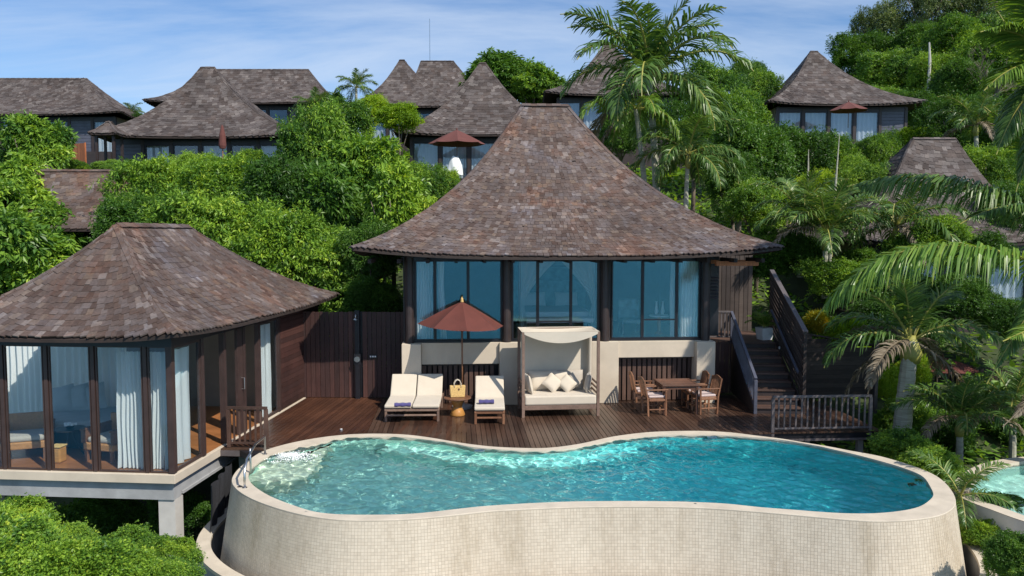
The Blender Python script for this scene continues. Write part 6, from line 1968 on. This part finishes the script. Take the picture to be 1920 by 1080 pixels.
# ------------------------------------------------------------------ palms
def frond_mesh(rach, ll, n=62, hang=.5, fwd=.55, wl=.035, seed=0, mat='frond', rr=.014, start=.12, vee=.35):
    """rach: function t->point; leaflets droop from both sides. lengths in the units of rach"""
    rg = random.Random(seed)
    mb = MB(); mb.mi = 1; mb.cur = .5
    ts = [i / 20 for i in range(21)]
    mb.tube([rach(t) for t in ts], [rr * (1.25 - t) + .002 for t in ts], 5)
    mb.mi = 0
    for i in range(n):
        t = start + (1 - start) * (i + .5) / n
        p = rach(t); tg = (rach(min(1, t + .02)) - rach(max(0, t - .02))).normalized()
        side = tg.cross(Vector((0, 0, 1)))
        if side.length < .05: side = tg.cross(Vector((0, 1, 0)))
        side.normalize()
        upv = side.cross(tg)
        l = ll * (math.sin(math.pi * min(1, (t * .92 + .12))) ** .6) * rg.uniform(.85, 1.1)
        if t > .9: l *= .75
        for s in (-1, 1):
            if rg.random() < .03: continue
            mb.cur = min(1, max(0, rg.gauss(.5, .16)))
            d = (side * s * 1.0 + tg * (fwd + .9 * t * t + rg.gauss(0, .09)) + upv * (vee * rg.uniform(-.2, 1.5))).normalized()
            g = hang * rg.uniform(.75, 1.3)
            pts = [p]; q = p; dd = d
            for k in range(3):
                q = q + dd * l / 3
                pts.append(q)
                dd = (dd + Vector((0, 0, -g * (.55 + .35 * k)))).normalized()
            w = wl * rg.uniform(.8, 1.2)
            wn = tg * .9 + Vector((rg.uniform(-.3, .3), rg.uniform(-.3, .3), rg.uniform(-.3, .3)))
            vs = []
            for k, (q, ww) in enumerate(zip(pts, (.5, 1, .75, .08))):
                a = (pts[min(3, k + 1)] - pts[max(0, k - 1)]).normalized()
                x = (wn - a * wn.dot(a)).normalized() * w * ww * .5
                vs += [q - x, q + x]
            mb.add(vs, [(0, 1, 3, 2), (2, 3, 5, 4), (4, 5, 7, 6)])
    return mb.mesh('frond_blade', [M[mat], M['rachis'] if mat != 'frond_dead' else M['frond_dead']])
def arc(el, bend, n=40):
    pts = [Vector((0, 0, 0))]; a = math.radians(el)
    for i in range(n):
        t = (i + .5) / n
        aa = a - math.radians(bend) * t ** 1.3
        pts.append(pts[-1] + Vector((math.cos(aa), 0, math.sin(aa))) / n)
    def f(t):
        x = min(max(t, 0), 1) * n; k = min(int(x), n - 1); return pts[k].lerp(pts[k + 1], x - k)
    return f
FR = {}
BANDS = [(78, 45), (62, 75), (45, 95), (25, 100), (5, 95), (-25, 60)]
def frond_for(band, mat, fine):
    k = (band, mat, fine)
    if k not in FR:
        el, bd = BANDS[band]
        FR[k] = frond_mesh(arc(el, bd), (.28 if band < 2 else .31) * (.62 if mat == 'frond_dead' else 1), n=50, hang=(.3, .55, .8, 1.0, 1.15, 1.2)[band], seed=band, mat=mat, wl=.019, rr=.011, vee=.5)
    return FR[k]
def palm(crown, base, L, lab, nf=20, bands=(0, 1, 1, 2, 2, 3, 3, 4, 4, 5), mat='frond', dead=2, tr=.13, seed=0, group='palms', shaft=True, avoid=False, name='palm_tree'):
    rg = random.Random(seed)
    t = thing(name, lab, 'palm', base, 0, group=group)
    c = Vector(crown) - Vector(base)
    if c.length > .3:
        mb = MB()
        k = 26
        pts = [Vector((c.x * (i / k) ** 1.3, c.y * (i / k) ** 1.3, c.z * i / k)) for i in range(k + 1)]
        mb.tube(pts, [tr * (1.15 - .35 * i / k) * (1 + .05 * (i % 2)) for i in range(k + 1)], 10)
        mb.build('trunk', M['palm_bark'], t, smooth=False)
        if shaft:
            mb = MB(); mb.tube([c - Vector((0, 0, L * .22)), c - Vector((0, 0, L * .12)), c + Vector((0, 0, L * .06))], [tr * 1.0, tr * 1.35, tr * .5], 10)
            mb.build('crownshaft', M['rachis'], t, smooth=True)
    for i in range(nf):
        b = bands[i * len(bands) // nf]
        az = i * 2.39996 + rg.uniform(-.2, .2)
        if avoid:      # keep the side towards the pool open
            az = math.radians(-90 + 42) + (az % (2 * math.pi)) / (2 * math.pi) * math.radians(360 - 84)
        m_ = mat if i < nf - dead else 'frond_dead'
        o = bpy.data.objects.new('frond', frond_for(b, m_, 0)); link(o, t)
        s = L * rg.uniform(.88, 1.1) * (.8 if b == 0 else 1)
        o.location = c + Vector((math.cos(az), math.sin(az), 0)) * tr * .3 + Vector((0, 0, L * .03 * (5 - b) / 5))
        o.rotation_euler = (rg.uniform(-.12, .12), rg.uniform(-.1, .1), az); o.scale = (s, s, s)
    return t
# tall coconut palm behind the main roof
palm(at(1218, 150, 31), at(1232, 400, 31), 4.1, 'tall coconut palm rising behind the right slope of the main roof', 23, bands=(0, 0, 1, 1, 1, 2, 2, 3, 3, 4, 4, 5), mat='frond', dead=1, tr=.13, seed=1, shaft=False)
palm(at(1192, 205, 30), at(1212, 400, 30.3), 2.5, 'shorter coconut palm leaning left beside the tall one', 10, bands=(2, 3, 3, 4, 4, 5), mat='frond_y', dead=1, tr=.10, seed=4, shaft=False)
palm(at(1290, 290, 29), at(1285, 420, 29), 2.3, 'low arching palm right of the coconut trunks above the main roof', 15, bands=(1, 2, 3, 3, 4, 4), mat='frond', dead=0, tr=.08, seed=6)
palm(at(668, 165, 58), at(668, 230, 58), 1.9, 'thin distant palm against the sky left of the pointed roofs', 15, bands=(0, 1, 1, 2, 3, 3, 4), mat='frond', dead=0, tr=.1, seed=8, shaft=False)
palm(at(590, 205, 47), at(590, 260, 47), 1.7, 'small palm in front of the long ridged roof', 13, bands=(0, 1, 1, 2, 2, 3), mat='frond', dead=0, tr=.1, seed=9, shaft=False)
palm(at(245, 210, 63), at(245, 240, 63), 1.3, 'tiny distant palm in the gap between the two left villas', 12, bands=(1, 2, 3, 4), dead=0, tr=.08, seed=10, shaft=False)
palm(at(1548, 440, 25.5), at(1548, 560, 25.5), 2.3, 'spiky palm behind the stair screen with a bare upright spear', 18, bands=(0, 0, 1, 1, 2, 2, 3, 3), dead=1, tr=.1, seed=11)
palm(at(1500, 400, 27), at(1500, 520, 27), 2.0, 'feathery palm over the entrance landing', 14, bands=(0, 1, 1, 2, 2, 3), dead=0, tr=.09, seed=12)
palm(at(1680, 425, 26), at(1680, 600, 26), 2.5, 'arching palm in front of the neighbouring roof', 16, bands=(1, 2, 2, 3, 3, 4), dead=1, tr=.1, seed=13)
palm(at(1830, 235, 36), at(1830, 330, 36), 2.2, 'grey green palm on the slope above the neighbouring roof', 16, bands=(0, 1, 2, 2, 3, 4), dead=2, tr=.1, seed=14)
palm(at(1800, 250, 44), at(1800, 330, 44), 1.8, 'smaller palm right of the high villa', 12, bands=(0, 1, 2, 3, 4), dead=2, tr=.1, seed=15)
# trunk palm between the two pools
palm(at(1708, 640, 19.0), at(1688, 800, 18.8) - Vector((0, 0, 1.2)), 2.4, 'stout grey green palm trunk right of the deck corner with drooping grey fronds', 17, bands=(0, 0, 1, 2, 3, 3, 4, 5), mat='frond', dead=5, tr=.2, seed=16, avoid=True)
palm(at(1800, 790, 18), at(1800, 850, 18) - Vector((0, 0, .8)), 1.6, 'low palm with arching fronds left of the neighbouring pool', 14, bands=(0, 1, 1, 2, 2, 3), dead=2, tr=.08, seed=17)
palm(at(1900, 770, 18.5), at(1900, 830, 18.5) - Vector((0, 0, 1)), 1.7, 'low palm at the right edge above the neighbouring pool', 13, bands=(0, 1, 2, 2, 3), dead=2, tr=.08, seed=18)
palm(at(1800, 930, 14.3), at(1800, 1010, 14.3) - Vector((0, 0, 1)), 1.1, 'small drooping palm between the two pools', 10, bands=(1, 2, 3, 4), dead=2, tr=.06, seed=19)
palm(Vector((pp.x - .03, pp.y - .05, pp.z + .34)), Vector((pp.x - .03, pp.y - .05, pp.z + .30)), .68, 'small potted palm in the white planter', 12, bands=(0, 1, 1, 2, 2), mat='frond_y', dead=0, tr=.02, seed=20, shaft=False, group=None, name='potted_palm')
# spears
for (x0, y0, x1, y1, d, lab) in ((1556, 458, 1574, 252, 25.4, 'long bare palm spear standing in front of the olive bushes'), (1513, 352, 1516, 280, 33, 'short bare palm spear left of the long one')):
    a, b = at(x0, y0, d), at(x1, y1, d)
    t = thing('palm_spear', lab, 'palm spear', a)
    mb = MB(); mb.tube([(0, 0, -1), tuple((b - a) * .5 + Vector((.02, 0, 0))), tuple(b - a)], [.04, .035, .01], 6); mb.build('stalk', M['palm_bark'], t)
# big palms standing just outside the right edge, their fronds reach into the picture
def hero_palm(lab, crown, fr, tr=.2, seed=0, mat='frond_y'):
    g = Vector((crown.x + .3, crown.y, float(hgt(crown.x, crown.y)) - .5))
    t = thing('coconut_palm', lab, 'palm', g, 0, group='palms')
    c = crown - g
    mb = MB(); k = 24
    mb.tube([Vector((c.x * (i / k) ** 1.5, c.y * (i / k) ** 1.5, c.z * i / k)) for i in range(k + 1)], [tr * (1.2 - .4 * i / k) * (1 + .05 * (i % 2)) for i in range(k + 1)], 10)
    mb.build('trunk', M['palm_bark'], t)
    for i, (p1, p2, ll, hang, m_) in enumerate(fr):
        P0, P1, P2 = c, p1 - g, p2 - g
        # quadratic through the middle point
        Cc = P1 * 2 - (P0 + P2) * .5
        f = lambda t_, P0=P0, Cc=Cc, P2=P2: P0 * (1 - t_) ** 2 + Cc * (2 * t_ * (1 - t_)) + P2 * t_ * t_
        o = bpy.data.objects.new('frond', frond_mesh(f, ll, n=230, hang=hang, wl=.04, seed=seed * 10 + i, mat=m_, rr=.032, start=.1, vee=.2))
        link(o, t)
    return t
c1 = at(2090, 560, 15.5)
hero_palm('coconut palm at the right edge whose long arching frond sweeps over the garden screen', c1, [
    (at(1750, 462, 15.8), at(1528, 600, 16.2), 1.4, 1.5, 'frond_y'),
    (at(2010, 500, 15.0), at(1850, 720, 14.6), .85, 1.1, 'frond'),
    (at(2040, 640, 15.0), at(1880, 800, 14.2), .85, 1.1, 'frond_dead'),
    (at(2000, 590, 14.8), at(1880, 640, 14.0), .7, .5, 'frond_y'),
    (at(2200, 400, 15.4), at(2350, 500, 15.5), .9, .7, 'frond_y'),
    (at(2120, 380, 16.4), at(2200, 330, 18), .9, .5, 'frond_y')], seed=1)
c2 = at(2060, 480, 18.5)
hero_palm('coconut palm at the right edge with a grey green frond crossing the neighbouring roof', c2, [
    (at(1820, 348, 18.7), at(1588, 350, 19.4), 1.4, 1.3, 'frond'),
    (at(1990, 250, 18.5), at(1870, 20, 18.6), .95, .35, 'frond_y'),
    (at(1975, 330, 18.2), at(1845, 200, 18.0), .85, .3, 'frond_y'),
    (at(1940, 390, 18.0), at(1800, 420, 17.6), .8, .6, 'frond'),
    (at(2060, 250, 18.5), at(2020, -60, 18.6), .95, .35, 'frond_y'),
    (at(2200, 330, 18.5), at(2400, 420, 18.6), .95, .6, 'frond_y')], seed=2)
c3 = at(2010, 150, 16.5)
hero_palm('coconut palm cut by the upper right edge whose spiky fronds stand before the hill', c3, [
    (at(1940, 20, 16.4), at(1868, -30, 16.2), .8, .35, 'frond_y'),
    (at(1925, 70, 16.3), at(1838, 60, 16.0), .8, .45, 'frond_y'),
    (at(1930, 120, 16.2), at(1845, 170, 15.8), .8, .6, 'frond_y'),
    (at(1935, 170, 16.2), at(1868, 290, 15.9), .75, .8, 'frond'),
    (at(1960, 200, 16.6), at(1905, 360, 16.6), .75, .9, 'frond'),
    (at(2100, 40, 16.5), at(2250, 80, 16.5), .9, .6, 'frond')], seed=3)
# bare branches on the hilltop
bb = at(1850, 130, 58)
t = thing('bare_tree', 'leafless grey branches among the green crowns on the upper right slope', 'tree', (bb.x, bb.y, float(hgt(bb.x, bb.y))), 0)
H = bb.z - float(hgt(bb.x, bb.y))
mb = MB(); mb.tube([(0, 0, -.3), (.1, 0, H * .6), (0, 0, H)], [.12, .09, .04], 7); mb.build('trunk', M['bark'], t)
mb = MB()
def twig(p, d, l, r, n):
    q = p + d * l
    mb.tube([p, p.lerp(q, .5) + Vector((random.uniform(-.05, .05), 0, .03)), q], [r, r * .8, r * .5], 4, cap=False)
    if n:
        for _ in range(3):
            twig(q, (d + Vector((random.uniform(-.8, .8), random.uniform(-.8, .8), random.uniform(-.3, .6)))).normalized(), l * .68, r * .55, n - 1)
for k in range(6): twig(Vector((0, 0, H * (.55 + .07 * k))), Vector((math.cos(k * 2.1), -.4 * abs(math.sin(k)), .6)).normalized(), 1.1, .04, 3)
mb.build('branches', M['bark'], t)
t = thing('pale_trunk', 'slim pale bare trunk standing in the hilltop wood above the high villa', 'tree', at(1740, 150, 66)); 
mb = MB(); mb.tube([(0, 0, -3), (.1, 0, 1.5), (0, 0, 3)], [.14, .11, .06], 7); mb.build('trunk', M['beam_pale'], t)
